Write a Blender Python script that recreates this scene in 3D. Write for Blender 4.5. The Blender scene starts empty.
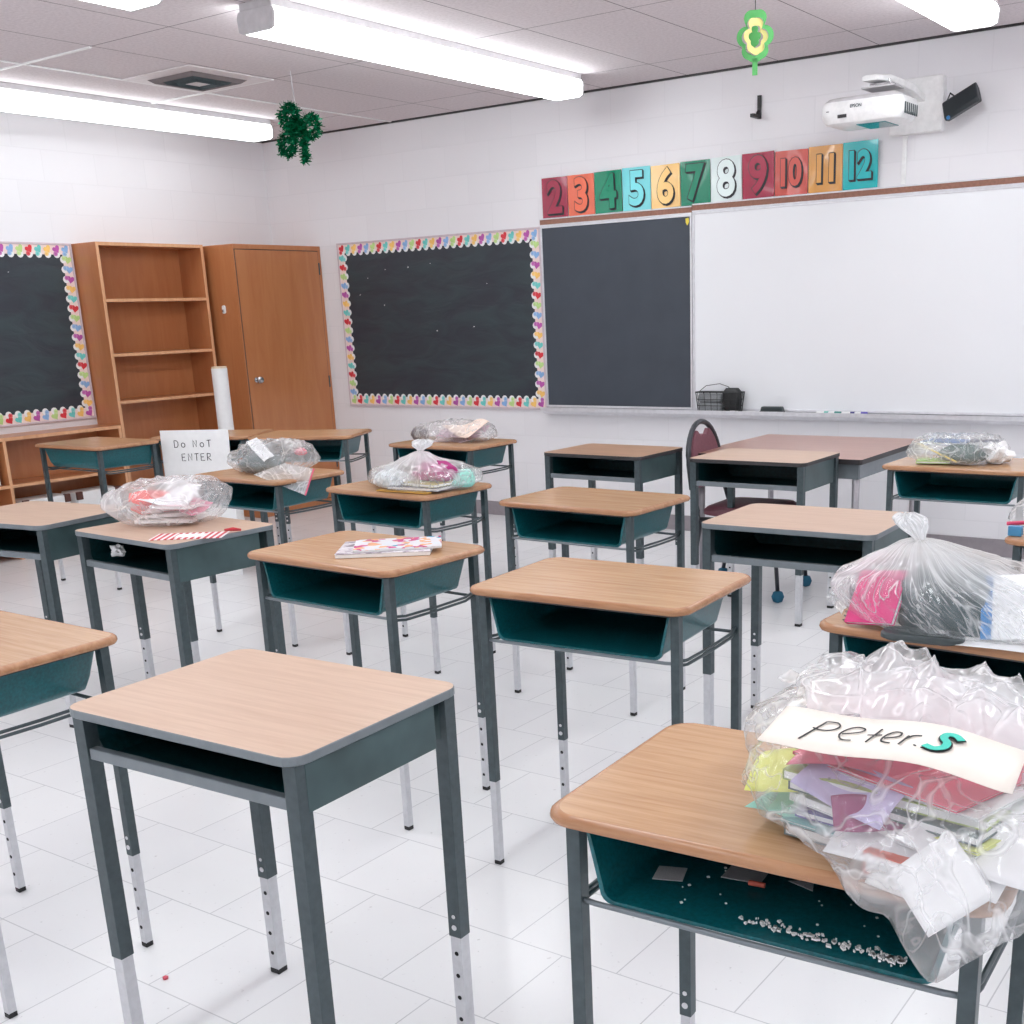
import bpy, bmesh, math, random
from mathutils import Vector, Matrix, noise
PI = math.pi
C = bpy.context.scene.collection
rnd = random.Random(7)

# ------------------------------------------------------------------ materials
def lin(c):
    return tuple(((v/255)/12.92 if v/255 <= .04045 else ((v/255+.055)/1.055)**2.4) for v in c[:3]) + (1,)

def mat(name):
    m = bpy.data.materials.new(name); m.use_nodes = True
    nt = m.node_tree
    return m, nt, nt.nodes['Principled BSDF']

def N(nt, t, **kw):
    n = nt.nodes.new(t)
    for k, v in kw.items():
        if k.startswith('i_'):
            key = k[2:]
            key = int(key) if key.isdigit() else key.replace('_', ' ')
            n.inputs[key].default_value = v
        else: setattr(n, k, v)
    return n

def ramp(nt, fac, stops):
    r = nt.nodes.new('ShaderNodeValToRGB')
    el = r.color_ramp.elements
    el[0].position, el[0].color = stops[0][0], stops[0][1]
    el[1].position, el[1].color = stops[-1][0], stops[-1][1]
    for p, c in stops[1:-1]:
        e = el.new(p); e.color = c
    nt.links.new(fac, r.inputs['Fac'])
    return r

def plain(name, col, rough=.5, metal=0, var=.06, scale=30, bump=0, coat=0, spec=.5, detail=3):
    m, nt, b = mat(name)
    tc = N(nt, 'ShaderNodeTexCoord')
    no = N(nt, 'ShaderNodeTexNoise', i_Scale=scale, i_Detail=detail)
    nt.links.new(tc.outputs['Object'], no.inputs['Vector'])
    c = lin(col)
    lo = tuple(x*(1-var) for x in c[:3])+(1,); hi = tuple(min(1, x*(1+var)) for x in c[:3])+(1,)
    r = ramp(nt, no.outputs['Fac'], [(.3, lo), (.7, hi)])
    nt.links.new(r.outputs['Color'], b.inputs['Base Color'])
    b.inputs['Roughness'].default_value = rough; b.inputs['Metallic'].default_value = metal
    b.inputs['Coat Weight'].default_value = coat; b.inputs['Specular IOR Level'].default_value = spec
    if bump:
        bp = N(nt, 'ShaderNodeBump', i_Strength=bump, i_Distance=.003)
        nt.links.new(no.outputs['Fac'], bp.inputs['Height']); nt.links.new(bp.outputs['Normal'], b.inputs['Normal'])
    return m

def wood(name, c1, c2, rough=.35, scale=(1.2, 26, 26), axis_rot=(0, 0, 0), coat=0, dark=.5, spec=.5):
    m, nt, b = mat(name)
    tc = N(nt, 'ShaderNodeTexCoord'); oi = N(nt, 'ShaderNodeObjectInfo')
    mp = N(nt, 'ShaderNodeMapping'); mp.inputs['Scale'].default_value = scale; mp.inputs['Rotation'].default_value = axis_rot
    ad = N(nt, 'ShaderNodeVectorMath', operation='ADD')
    cb = N(nt, 'ShaderNodeCombineXYZ'); mu = N(nt, 'ShaderNodeMath', operation='MULTIPLY'); mu.inputs[1].default_value = 20
    nt.links.new(oi.outputs['Random'], mu.inputs[0]); nt.links.new(mu.outputs[0], cb.inputs[1])
    nt.links.new(tc.outputs['Object'], mp.inputs['Vector']); nt.links.new(mp.outputs['Vector'], ad.inputs[0]); nt.links.new(cb.outputs[0], ad.inputs[1])
    n1 = N(nt, 'ShaderNodeTexNoise', i_Scale=2.2, i_Detail=8, i_Roughness=.65, i_Distortion=.6)
    nt.links.new(ad.outputs[0], n1.inputs['Vector'])
    mid = tuple((x*(1-dark)+y*dark) for x, y in zip(lin(c1), lin(c2)))
    r = ramp(nt, n1.outputs['Fac'], [(.3, lin(c2)), (.46, mid), (.6, lin(c1))])
    nt.links.new(r.outputs['Color'], b.inputs['Base Color'])
    b.inputs['Roughness'].default_value = rough; b.inputs['Coat Weight'].default_value = coat; b.inputs['Coat Roughness'].default_value = .15
    b.inputs['Specular IOR Level'].default_value = spec
    return m

def emis(name, col, strength):
    m, nt, b = mat(name)
    nt.nodes.remove(b)
    e = N(nt, 'ShaderNodeEmission', i_Strength=strength); e.inputs[0].default_value = col
    nt.links.new(e.outputs[0], nt.nodes['Material Output'].inputs['Surface'])
    return m

def film(name, milk=.1, streak=.5, scale=9, bump=.5):
    """thin crumpled clear plastic; point attributes: fc = coordinates along the film, fold = how densely it is gathered"""
    m, nt, b = mat(name); nt.nodes.remove(b)
    L = nt.links.new
    out = nt.nodes['Material Output']
    at = N(nt, 'ShaderNodeAttribute'); at.attribute_name = 'fc'
    fo = N(nt, 'ShaderNodeAttribute'); fo.attribute_name = 'fold'
    def ridge(sc, w, dist=1.2, det=2):
        n = N(nt, 'ShaderNodeTexNoise', i_Scale=sc, i_Detail=det, i_Roughness=.55, i_Distortion=dist); L(at.outputs['Vector'], n.inputs['Vector'])
        a = N(nt, 'ShaderNodeMath', operation='SUBTRACT'); a.inputs[1].default_value = .5; L(n.outputs['Fac'], a.inputs[0])
        c = N(nt, 'ShaderNodeMath', operation='ABSOLUTE'); L(a.outputs[0], c.inputs[0])
        return ramp(nt, c.outputs[0], [(0, (1, 1, 1, 1)), (w, (0, 0, 0, 1))]), n
    r1, n1 = ridge(scale, .022); r2, n2 = ridge(scale*2.1, .03, .6)
    big = N(nt, 'ShaderNodeTexNoise', i_Scale=scale*.55, i_Detail=4, i_Distortion=1.); L(at.outputs['Vector'], big.inputs['Vector'])
    rb = ramp(nt, big.outputs['Fac'], [(.48, (0, 0, 0, 1)), (.66, (1, 1, 1, 1))])
    def madd(x, k, y):
        q = N(nt, 'ShaderNodeMath', operation='MULTIPLY_ADD'); L(x, q.inputs[0]); q.inputs[1].default_value = k
        if isinstance(y, float): q.inputs[2].default_value = y
        else: L(y, q.inputs[2])
        return q.outputs[0]
    f = madd(rb.outputs[0], streak*.55, milk); f = madd(r1.outputs[0], streak*.8, f); f = madd(r2.outputs[0], streak*.45, f); f = madd(fo.outputs['Fac'], .85, f)  # white streaks painted in for highlights along wrinkles, and for overlapping film
    cl = N(nt, 'ShaderNodeMath', operation='MINIMUM'); L(f, cl.inputs[0]); cl.inputs[1].default_value = .93
    hh = madd(r1.outputs[0], .5, n1.outputs['Fac']); hh = madd(n2.outputs['Fac'], .45, hh)
    bp = N(nt, 'ShaderNodeBump', i_Strength=bump, i_Distance=.02); L(hh, bp.inputs['Height'])
    tr = N(nt, 'ShaderNodeBsdfTransparent'); tr.inputs[0].default_value = (.985, .99, .995, 1)
    df = N(nt, 'ShaderNodeBsdfDiffuse'); df.inputs[0].default_value = (.96, .97, .98, 1)
    tl = N(nt, 'ShaderNodeBsdfTranslucent'); tl.inputs[0].default_value = (.96, .97, .98, 1)
    dm = N(nt, 'ShaderNodeMixShader'); dm.inputs[0].default_value = .5; L(df.outputs[0], dm.inputs[1]); L(tl.outputs[0], dm.inputs[2])
    m1 = N(nt, 'ShaderNodeMixShader'); L(cl.outputs[0], m1.inputs[0]); L(tr.outputs[0], m1.inputs[1]); L(dm.outputs[0], m1.inputs[2])
    gl = N(nt, 'ShaderNodeBsdfGlossy', i_Roughness=.12); L(bp.outputs[0], gl.inputs['Normal'])
    lw = N(nt, 'ShaderNodeLayerWeight', i_Blend=.5); L(bp.outputs[0], lw.inputs['Normal'])
    pw = N(nt, 'ShaderNodeMath', operation='POWER'); L(lw.outputs['Facing'], pw.inputs[0]); pw.inputs[1].default_value = 3.5
    m2 = N(nt, 'ShaderNodeMixShader'); L(madd(pw.outputs[0], .45, .05), m2.inputs[0]); L(m1.outputs[0], m2.inputs[1]); L(gl.outputs[0], m2.inputs[2])
    L(m2.outputs[0], out.inputs['Surface'])
    return m

M = {}
M['lam'] = wood('pale_oak_laminate', (199, 169, 147), (186, 153, 130), rough=.36, scale=(1.6, 30, 30))
M['lamB'] = wood('honey_oak_laminate', (196, 157, 120), (177, 134, 97), rough=.25, scale=(1.8, 34, 34))
M['lamEdge'] = wood('moulded_oak_edge', (180, 134, 98), (160, 110, 78), rough=.22, scale=(2, 20, 20))
M['lamRed'] = wood('reddish_laminate', (196, 158, 130), (172, 132, 106), rough=.3)
M['edgeGrey'] = plain('grey_metal_edge', (122, 130, 135), .35, .3)
M['edgeDark'] = plain('dark_edge_band', (52, 50, 52), .5)
M['legDark'] = plain('slate_painted_steel', (70, 82, 86), .38, .25, .14, 60)
M['legLight'] = plain('zinc_plated_steel', (205, 206, 210), .32, .35, .06, 60)
M['foot'] = plain('black_rubber_foot', (28, 28, 30), .6)
M['hole'] = plain('dark_adjuster_hole', (10, 10, 12), .8)
M['screw'] = plain('bright_screw_head', (225, 225, 228), .3, .3)
M['teal'] = plain('teal_moulded_plastic', (12, 92, 100), .3, 0, .25, 140, .15, detail=2)
M['boxA'] = plain('teal_grey_sheet_metal', (66, 86, 88), .35, .25, .3, 7)
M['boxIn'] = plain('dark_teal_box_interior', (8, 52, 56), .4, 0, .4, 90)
M['cab'] = wood('cabinet_birch_veneer', (188, 124, 80), (178, 111, 68), rough=.32, scale=(5, 5, .7), coat=.15)
M['cabEdge'] = wood('pale_birch_edge', (222, 170, 130), (205, 150, 110), rough=.35, scale=(9, 9, 1))
M['steel'] = plain('brushed_steel', (190, 190, 192), .25, .9)
M['white'] = plain('white_enamel', (238, 238, 238), .4)
M['greyw'] = plain('grey_white_metal', (200, 198, 200), .45)
M['paper'] = plain('white_paper', (240, 240, 240), .7, 0, .02)
M['black'] = plain('black_plastic', (24, 26, 28), .4)
M['ink'] = plain('black_marker_ink', (30, 32, 36), .6)
M['maroon'] = plain('maroon_vinyl', (116, 66, 78), .5, 0, .1, 80, .2)
M['lamp'] = emis('lit_prismatic_lens', (.94, .982, 1, 1), 6.6)
M['lampDim'] = emis('lit_prismatic_lens_dimmed', (.94, .982, 1, 1), 3.6)  # same lens, dimmed so the side wall next to it does not burn out
M['film'] = film('clear_bag_film', .14, .5, 6, .3)
M['film2'] = film('milky_bag_film', .05, .55, 8, .35)
M['film3'] = film('crumpled_milky_film', .17, .85, 9, .5)
M['film4'] = film('soft_milky_bag_film', .2, .36, 4.5, .12)

# ------------------------------------------------------------------ mesh builder
class MB:
    def __init__(s): s.v = []; s.f = []; s.m = []; s.mats = []
    def mi(s, m):
        if m not in s.mats: s.mats.append(m)
        return s.mats.index(m)
    def add(s, vs, fs, m, mtx=None):
        o = len(s.v); i = s.mi(m)
        s.v += [tuple(mtx @ Vector(p)) if mtx else tuple(p) for p in vs]
        for f in fs: s.f.append(tuple(k+o for k in f)); s.m.append(i)
        return s
    def box(s, x0, x1, y0, y1, z0, z1, m, mtx=None):
        vs = [(x, y, z) for z in (z0, z1) for y in (y0, y1) for x in (x0, x1)]
        return s.add(vs, [(0, 2, 3, 1), (4, 5, 7, 6), (0, 1, 5, 4), (2, 6, 7, 3), (0, 4, 6, 2), (1, 3, 7, 5)], m, mtx)
    def loft(s, loops, m, cap0=True, cap1=True, mtx=None, closed=True, ms=None):
        n = len(loops[0]); vs = [p for l in loops for p in l]
        if ms is None: ms = [m]*(len(loops)-1)
        o = len(s.v); s.v += [tuple(mtx @ Vector(p)) if mtx else tuple(p) for p in vs]
        for k in range(len(loops)-1):
            i = s.mi(ms[k])
            for j in range(n if closed else n-1):
                a = k*n+j; b = k*n+(j+1) % n
                s.f.append((o+a, o+b, o+b+n, o+a+n)); s.m.append(i)
        if cap0: s.f.append(tuple(o+j for j in reversed(range(n)))); s.m.append(s.mi(ms[0]))
        if cap1: s.f.append(tuple(o+(len(loops)-1)*n+j for j in range(n))); s.m.append(s.mi(ms[-1] if cap1 is True else cap1))
        return s
    def tube(s, path, r, m, n=8, caps=True):
        ps = [Vector(p) for p in path]; loops = []
        up = Vector((0, 0, 1))
        for k, p in enumerate(ps):
            d = (ps[min(k+1, len(ps)-1)]-ps[max(k-1, 0)]).normalized()
            a = d.cross(up)
            if a.length < .05: a = d.cross(Vector((1, 0, 0)))
            a.normalize(); b = a.cross(d)
            rr = r[k] if isinstance(r, (list, tuple)) else r
            loops.append([tuple(p+rr*(math.cos(t)*a+math.sin(t)*b)) for t in [2*PI*j/n for j in range(n)]])
        return s.loft(loops, m, caps, caps)
    def cyl(s, c, r, h, m, axis='Z', n=16, r2=None):
        r2 = r if r2 is None else r2
        def P(t, rr, k):
            a, b = rr*math.cos(t), rr*math.sin(t)
            return {'Z': (c[0]+a, c[1]+b, c[2]+k), 'Y': (c[0]+a, c[1]+k, c[2]+b), 'X': (c[0]+k, c[1]+a, c[2]+b)}[axis]
        return s.loft([[P(2*PI*j/n, r, 0) for j in range(n)], [P(2*PI*j/n, r2, h) for j in range(n)]], m)
    def lathe(s, c, prof, m, n=20, mtx=None):
        return s.loft([[(c[0]+r*math.cos(2*PI*j/n), c[1]+r*math.sin(2*PI*j/n), c[2]+z) for j in range(n)] for r, z in prof], m, mtx=mtx)
    def build(s, name, parent=None, bevel=0, smooth=False, seg=2, loc=None, rot=None, shade_angle=None):
        me = bpy.data.meshes.new(name); me.from_pydata(s.v, [], s.f)
        for m in s.mats: me.materials.append(m)
        for p, i in zip(me.polygons, s.m): p.material_index = i; p.use_smooth = smooth
        bm = bmesh.new(); bm.from_mesh(me); bmesh.ops.recalc_face_normals(bm, faces=bm.faces)
        if smooth and shade_angle:
            for e in bm.edges:
                if len(e.link_faces) == 2 and e.calc_face_angle(0) > shade_angle: e.smooth = False
        bm.to_mesh(me); bm.free()
        o = bpy.data.objects.new(name, me); C.objects.link(o)
        if parent: o.parent = parent
        if loc: o.location = loc
        if rot: o.rotation_euler = rot
        if bevel:
            b = o.modifiers.new('bevel', 'BEVEL'); b.width = bevel; b.segments = seg; b.limit_method = 'ANGLE'; b.angle_limit = .6
        return o

def tag(o, label=None, cat=None, group=None, kind=None):
    if label: o['label'] = label
    if cat: o['category'] = cat
    if group: o['group'] = group
    if kind: o['kind'] = kind
    return o
def thing(name, label, cat, loc=(0, 0, 0), rz=0, group=None):
    o = bpy.data.objects.new(name, None); C.objects.link(o); o.empty_display_size = .05
    o.location = loc; o.rotation_euler = (0, 0, rz)
    return tag(o, label, cat, group)
def struct(o): o['kind'] = 'structure'; return o
def dup(root, loc, rz):
    r = root.copy(); C.objects.link(r); r.location = loc; r.rotation_euler = (0, 0, rz)
    for ch in list(root.children):
        c = ch.copy(); C.objects.link(c); c.parent = r
        for g in list(ch.children):
            d = g.copy(); C.objects.link(d); d.parent = c
    return r
def rrect(w, d, r, n=5, cx=0, cy=0):
    pts = []
    for sx, sy, a0 in ((1, 1, 0), (-1, 1, PI/2), (-1, -1, PI), (1, -1, 1.5*PI)):
        for k in range(n+1):
            a = a0+PI/2*k/n
            pts.append((cx+sx*(w/2-r)+r*math.cos(a), cy+sy*(d/2-r)+r*math.sin(a)))
    return pts
def off(pts, d, cx=0, cy=0):   # shrink a convex loop about its centre by d
    out = []
    for x, y in pts:
        l = math.hypot(x-cx, y-cy); out.append((x-(x-cx)/l*d*1.2, y-(y-cy)/l*d*1.2))
    return out

# ------------------------------------------------------------------ room
XL, XR, YB, YF, ZC = -7.765, 2.3, -3.0, 7.04, 2.855

# floor: off-white square tiles in a half-offset bond with thin seams
def floor_mat():
    m, nt, b = mat('waxed_white_floor_tile')
    tc = N(nt, 'ShaderNodeTexCoord'); mp = N(nt, 'ShaderNodeMapping')
    mp.inputs['Location'].default_value = (1.93, -1.715, 0)
    br = N(nt, 'ShaderNodeTexBrick'); br.offset = .5; br.squash = 1
    br.inputs['Scale'].default_value = 1; br.inputs['Brick Width'].default_value = .305; br.inputs['Row Height'].default_value = .3025
    br.inputs['Mortar Size'].default_value = .0016; br.inputs['Mortar Smooth'].default_value = 0; br.inputs['Bias'].default_value = 0
    br.inputs['Color1'].default_value = lin((238, 238, 239)); br.inputs['Color2'].default_value = lin((233, 233, 235)); br.inputs['Mortar'].default_value = lin((200, 200, 203))
    no = N(nt, 'ShaderNodeTexNoise', i_Scale=60, i_Detail=4); n2 = N(nt, 'ShaderNodeTexNoise', i_Scale=1.3, i_Detail=3)
    nt.links.new(tc.outputs['Object'], mp.inputs['Vector']); nt.links.new(mp.outputs[0], br.inputs['Vector'])
    nt.links.new(tc.outputs['Object'], no.inputs['Vector']); nt.links.new(tc.outputs['Object'], n2.inputs['Vector'])
    r = ramp(nt, no.outputs['Fac'], [(.24, (.75, .74, .74, 1)), (.33, (1, 1, 1, 1))])
    r2 = ramp(nt, n2.outputs['Fac'], [(.3, (.93, .93, .93, 1)), (.6, (1, 1, 1, 1))])
    mx = N(nt, 'ShaderNodeMix', data_type='RGBA', blend_type='MULTIPLY'); mx.inputs[0].default_value = 1
    nt.links.new(br.outputs['Color'], mx.inputs[6]); nt.links.new(r.outputs[0], mx.inputs[7])
    m3 = N(nt, 'ShaderNodeMix', data_type='RGBA', blend_type='MULTIPLY'); m3.inputs[0].default_value = 1
    nt.links.new(mx.outputs[2], m3.inputs[6]); nt.links.new(r2.outputs[0], m3.inputs[7])
    nt.links.new(m3.outputs[2], b.inputs['Base Color']); b.inputs['Roughness'].default_value = .22; b.inputs['Specular IOR Level'].default_value = .35
    return m
fl = MB().box(XL-.1, XR+.1, YB-.1, YF+.1, -.12, 0, floor_mat()).build('floor'); struct(fl)

def block_mat(name, rot):
    m, nt, b = mat(name)
    tc = N(nt, 'ShaderNodeTexCoord'); mp = N(nt, 'ShaderNodeMapping'); mp.inputs['Rotation'].default_value = rot
    br = N(nt, 'ShaderNodeTexBrick'); br.offset = .5
    br.inputs['Scale'].default_value = 1; br.inputs['Brick Width'].default_value = .406; br.inputs['Row Height'].default_value = .203
    br.inputs['Mortar Size'].default_value = .005; br.inputs['Mortar Smooth'].default_value = .6
    c = lin((235, 234, 237)); g = lin((230, 229, 232))
    br.inputs['Color1'].default_value = c; br.inputs['Color2'].default_value = lin((232, 231, 234)); br.inputs['Mortar'].default_value = g
    nt.links.new(tc.outputs['Object'], mp.inputs['Vector']); nt.links.new(mp.outputs[0], br.inputs['Vector'])
    no = N(nt, 'ShaderNodeTexNoise', i_Scale=90, i_Detail=4); nt.links.new(tc.outputs['Object'], no.inputs['Vector'])
    inv = N(nt, 'ShaderNodeMath', operation='MULTIPLY_ADD'); inv.inputs[1].default_value = -1; inv.inputs[2].default_value = 1
    nt.links.new(br.outputs['Fac'], inv.inputs[0])
    ad = N(nt, 'ShaderNodeMath', operation='MULTIPLY_ADD'); ad.inputs[1].default_value = .12
    nt.links.new(no.outputs['Fac'], ad.inputs[0]); nt.links.new(inv.outputs[0], ad.inputs[2])
    bp = N(nt, 'ShaderNodeBump', i_Strength=.16, i_Distance=.003); nt.links.new(ad.outputs[0], bp.inputs['Height'])
    nt.links.new(bp.outputs[0], b.inputs['Normal']); nt.links.new(br.outputs['Color'], b.inputs['Base Color'])
    b.inputs['Roughness'].default_value = .5
    return m
bx = block_mat('painted_block_front', (PI/2, 0, 0)); by = block_mat('painted_block_side', (PI/2, 0, PI/2))
# brick texture works in the XY plane of its vector: rotate so that rows run up the wall
def wall_uv(m, side):
    nt = m.node_tree
    mp = [n for n in nt.nodes if n.type == 'MAPPING'][0]; tc = [n for n in nt.nodes if n.type == 'TEX_COORD'][0]
    se = N(nt, 'ShaderNodeSeparateXYZ'); cb = N(nt, 'ShaderNodeCombineXYZ')
    nt.links.new(tc.outputs['Object'], se.inputs[0])
    nt.links.new(se.outputs['Y' if side else 'X'], cb.inputs[0]); nt.links.new(se.outputs['Z'], cb.inputs[1])
    mp.inputs['Rotation'].default_value = (0, 0, 0)
    nt.links.new(cb.outputs[0], mp.inputs['Vector'])
wall_uv(bx, 0); wall_uv(by, 1)
struct(MB().box(XL-.1, XR+.1, YF, YF+.12, 0, ZC, bx).build('wall_front'))
struct(MB().box(XL-.12, XL, YB, YF, 0, ZC, by).build('wall_left'))
struct(MB().box(XR, XR+.12, YB, YF, 0, ZC, by).build('wall_right'))
struct(MB().box(XL-.1, XR+.1, YB-.12, YB, 0, ZC, bx).build('wall_back'))

def ceil_mat():
    m, nt, b = mat('mineral_fibre_ceiling_tile')
    tc = N(nt, 'ShaderNodeTexCoord'); se = N(nt, 'ShaderNodeSeparateXYZ'); nt.links.new(tc.outputs['Object'], se.inputs[0])
    def line(axis, step, o, w):
        a = N(nt, 'ShaderNodeMath', operation='ADD'); a.inputs[1].default_value = -o+step*100
        nt.links.new(se.outputs[axis], a.inputs[0])
        md = N(nt, 'ShaderNodeMath', operation='PINGPONG'); md.inputs[1].default_value = step/2
        nt.links.new(a.outputs[0], md.inputs[0])
        l = N(nt, 'ShaderNodeMath', operation='LESS_THAN'); l.inputs[1].default_value = w; nt.links.new(md.outputs[0], l.inputs[0])
        return l
    lx = line('X', .6165, -5.13, .003); ly = line('Y', 1.217, 4.135, .003)
    mx = N(nt, 'ShaderNodeMath', operation='MAXIMUM'); nt.links.new(lx.outputs[0], mx.inputs[0]); nt.links.new(ly.outputs[0], mx.inputs[1])
    no = N(nt, 'ShaderNodeTexNoise', i_Scale=55, i_Detail=5, i_Roughness=.7); nt.links.new(tc.outputs['Object'], no.inputs['Vector'])
    r = ramp(nt, no.outputs['Fac'], [(.3, lin((204, 195, 198))), (.6, lin((222, 214, 217)))])
    mc = N(nt, 'ShaderNodeMix', data_type='RGBA'); mc.inputs[7].default_value = lin((104, 92, 98))
    nt.links.new(mx.outputs[0], mc.inputs[0]); nt.links.new(r.outputs[0], mc.inputs[6]); nt.links.new(mc.outputs[2], b.inputs['Base Color'])
    bp = N(nt, 'ShaderNodeBump', i_Strength=.4, i_Distance=.003); nt.links.new(no.outputs['Fac'], bp.inputs['Height']); nt.links.new(bp.outputs[0], b.inputs['Normal'])
    b.inputs['Roughness'].default_value = .9
    return m
struct(MB().box(XL-.1, XR+.1, YB-.1, YF+.1, ZC, ZC+.1, ceil_mat()).build('ceiling'))
# white exposed grid strips near the left wall and wall-angle shadow line
t = MB(); t.box(-6.378, -6.362, YB, YF, ZC-.006, ZC, M['white'])
t.box(XL, -5.76, 4.127, 4.143, ZC-.007, ZC, M['white']); t.box(XL, -5.76, 5.344, 5.36, ZC-.007, ZC, M['white'])
struct(t.build('trim_1'))
bb = plain('mauve_rubber_baseboard', (150, 143, 148), .5)
struct(MB().box(XL, XR, YF-.008, YF, 0, .105, bb).build('baseboard_front', bevel=.002))
struct(MB().box(XL, XL+.008, YB, YF, 0, .105, bb).build('baseboard_left', bevel=.002))
t = MB(); t.box(XL, XR, YF-.012, YF, ZC-.012, ZC, M['edgeDark']); t.box(XL, XL+.012, YB, YF, ZC-.01, ZC, M['edgeDark'])  # dark strips painting in the shadow line where walls meet ceiling
struct(t.build('shadow_trim'))

# ------------------------------------------------------------------ ceiling lights
def ceiling_light():
    r = thing('ceiling_light', '', 'ceiling light')
    L = 2.46; W = .21
    MB().box(-.105, .105, -L/2, L/2, -.035, 0, M['greyw']).build('housing', r, .004)
    prof = [(-.105, -.036), (.105, -.036), (.116, -.06), (.11, -.118), (.085, -.128), (-.085, -.128), (-.11, -.118), (-.116, -.06)]
    for s in (-1, 1):
        y0, y1 = (-L/2+.008, -.002) if s < 0 else (.002, L/2-.008)
        MB().loft([[(x, y, z) for x, z in prof] for y in (y0, y1)], M['lamp']).build('diffuser', r)
        ye = s*(L/2-.006)
        MB().loft([[(x*1.03, y, z*1.02+.001) for x, z in prof] for y in (min(ye, ye+s*.012), max(ye, ye+s*.012))], M['greyw']).build('end_cap', r, .002)
    MB().loft([[(x*1.01, y, z*1.01) for x, z in prof] for y in (-.002, .002)], M['greyw']).build('joint_strip', r)
    return r
LX = {-7.0: 'along the wall above the bookcase', -4.45: 'over the desks between the two hanging shamrocks', -1.93: 'in front of the projector'}
light0 = None
for x in (-4.45, -1.93, .6, -7.0):
    for k, y in enumerate((5.30, 2.25, -.80)):
        if x in (-7.0, -1.93): y -= .18
        if light0 is None: light0 = ceiling_light(); l = light0; l.location = (x, y, ZC)
        else: l = dup(light0, (x, y, ZC), 0)
        if x == -7.0:
            for ch in l.children:
                if ch.name.startswith('diffuser'): ch.data = ch.data.copy(); ch.data.materials[0] = M['lampDim']
        tag(l, cat='ceiling light', group='fluorescent ceiling fixtures')
        if k == 0:
            l['label'] = {-7.0: 'long lit fluorescent ceiling fixture running close along the side wall above the bookcase',
                 -4.45: 'long lit fluorescent ceiling fixture ending above the bulletin board, fully in view',
                 -1.93: 'lit fluorescent ceiling fixture ending just in front of the projector',
                 .6: 'lit fluorescent ceiling fixture beyond the projector side, out of view'}[x]
        elif k == 1 and x == -4.45: l['label'] = 'lit fluorescent ceiling fixture whose end shows above the air vent'
        else: l['label'] = 'lit fluorescent ceiling fixture behind or beside the viewer'; l['group'] = 'fluorescent fixtures out of view'

# air vent
v = thing('air_vent', 'square white ceiling air diffuser with a dark centre', 'air vent', (-6.06, 5.045, ZC))
m = MB(); o0 = rrect(.6, .6, .005, 1)
m.box(-.3, .3, -.3, .3, -.008, -.001, plain('vent_white', (222, 216, 218), .5))
m.build('panel', v, .002)
m = MB()
for k, s in enumerate((.2, .145, .09)):
    a = [(-s, -s), (s, -s), (s, s), (-s, s)]
    m.loft([[(x, y, -.009-.004*k) for x, y in a], [(x*.86, y*.86, -.028-.004*k) for x, y in a], [(x*.8, y*.8, -.014) for x, y in a]], M['legDark'] if k else plain('vent_grey', (120, 112, 114), .7), False, False)  # outer ring mid grey, inner rings dark
m.box(-.17, .17, -.17, .17, -.0095, -.009, M['black'])
m.box(-.05, .05, -.05, .05, -.03, -.02, M['greyw'])
m.build('louvre', v)

# ------------------------------------------------------------------ desks
def leg_parts(root, sx, sy, px, py, h, w, inward):
    hw = w/2; z1 = h-.018
    m = MB(); m.box(-hw, hw, -hw, hw, .25, z1, M['legDark'])
    f = inward*hw
    for z, r in ((.272, .0062), (.297, .0045)):
        m.cyl((0, f, z), r, inward*.002, M['screw'], 'Y', 12)
    leg = m.build('leg', root, .003 if w > .03 else .006, loc=(px, py, 0), seg=3)
    iw = w*.44
    m = MB(); m.box(-iw, iw, -iw, iw, .012, .262, M['legLight'])
    for k in range(4): m.cyl((0, inward*iw, .055+.052*k), .0052, inward*.001, M['hole'], 'Y', 10)
    m.build('leg_insert', leg, .002)
    MB().box(-iw*1.04, iw*1.04, -iw*1.04, iw*1.04, 0, .014, M['foot']).build('foot_cap', leg, .002)

def desk_A(h, top='lam', edge='edgeGrey', deep=.132):
    """open-front metal box desk, thin flat top"""
    W, D = .61, .457
    r = thing('school_desk', '', 'desk')
    m = MB(); a = rrect(W, D, .038)
    m.loft([[(x, y, z) for x, y in l] for l, z in ((off(a, .003), h-.018), (a, h-.016), (a, h-.0015), (off(a, .0012), h))],
           M[edge], ms=[M[edge], M[edge], M[edge]], cap1=M[top])
    m.build('desktop', r)
    lx, ly = W/2-.026, D/2-.029
    for sx in (-1, 1):
        for sy in (-1, 1): leg_parts(r, sx, sy, sx*lx, sy*ly, h, .031, -sy)
    # box with chamfered lower corners, open to the front
    zb, zt = h-deep+.004, h-.018; xo = lx-.017
    m = MB()
    def sec(s): return [(-xo+s, zt), (-xo+s, zb+.03), (-xo+.02+s*.7, zb+s), (xo-.02-s*.7, zb+s), (xo-s, zb+.03), (xo-s, zt)]
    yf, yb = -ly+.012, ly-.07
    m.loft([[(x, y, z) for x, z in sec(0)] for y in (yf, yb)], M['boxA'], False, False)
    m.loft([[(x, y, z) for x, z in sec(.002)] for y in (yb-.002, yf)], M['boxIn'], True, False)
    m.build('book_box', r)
    for sx in (-1, 1):   # side aprons between front leg and just short of the back leg
        x0, x1 = sorted((sx*(lx+.0165), sx*(lx+.0125)))
        m = MB().box(x0, x1, -ly+.006, ly-.05, h-deep-.004, h-.018, M['boxA'])
        m.build('side_panel', r, .001)
    m = MB().box(-lx+.0165, lx-.0165, -ly-.012, -ly+.006, h-deep, h-deep+.023, M['edgeGrey']); m.build('front_rail', r, .002)
    m = MB().box(-lx, lx, ly-.0165, ly-.0135, h-deep, h-.02, M['boxA']); m.build('back_panel', r)
    return r

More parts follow.
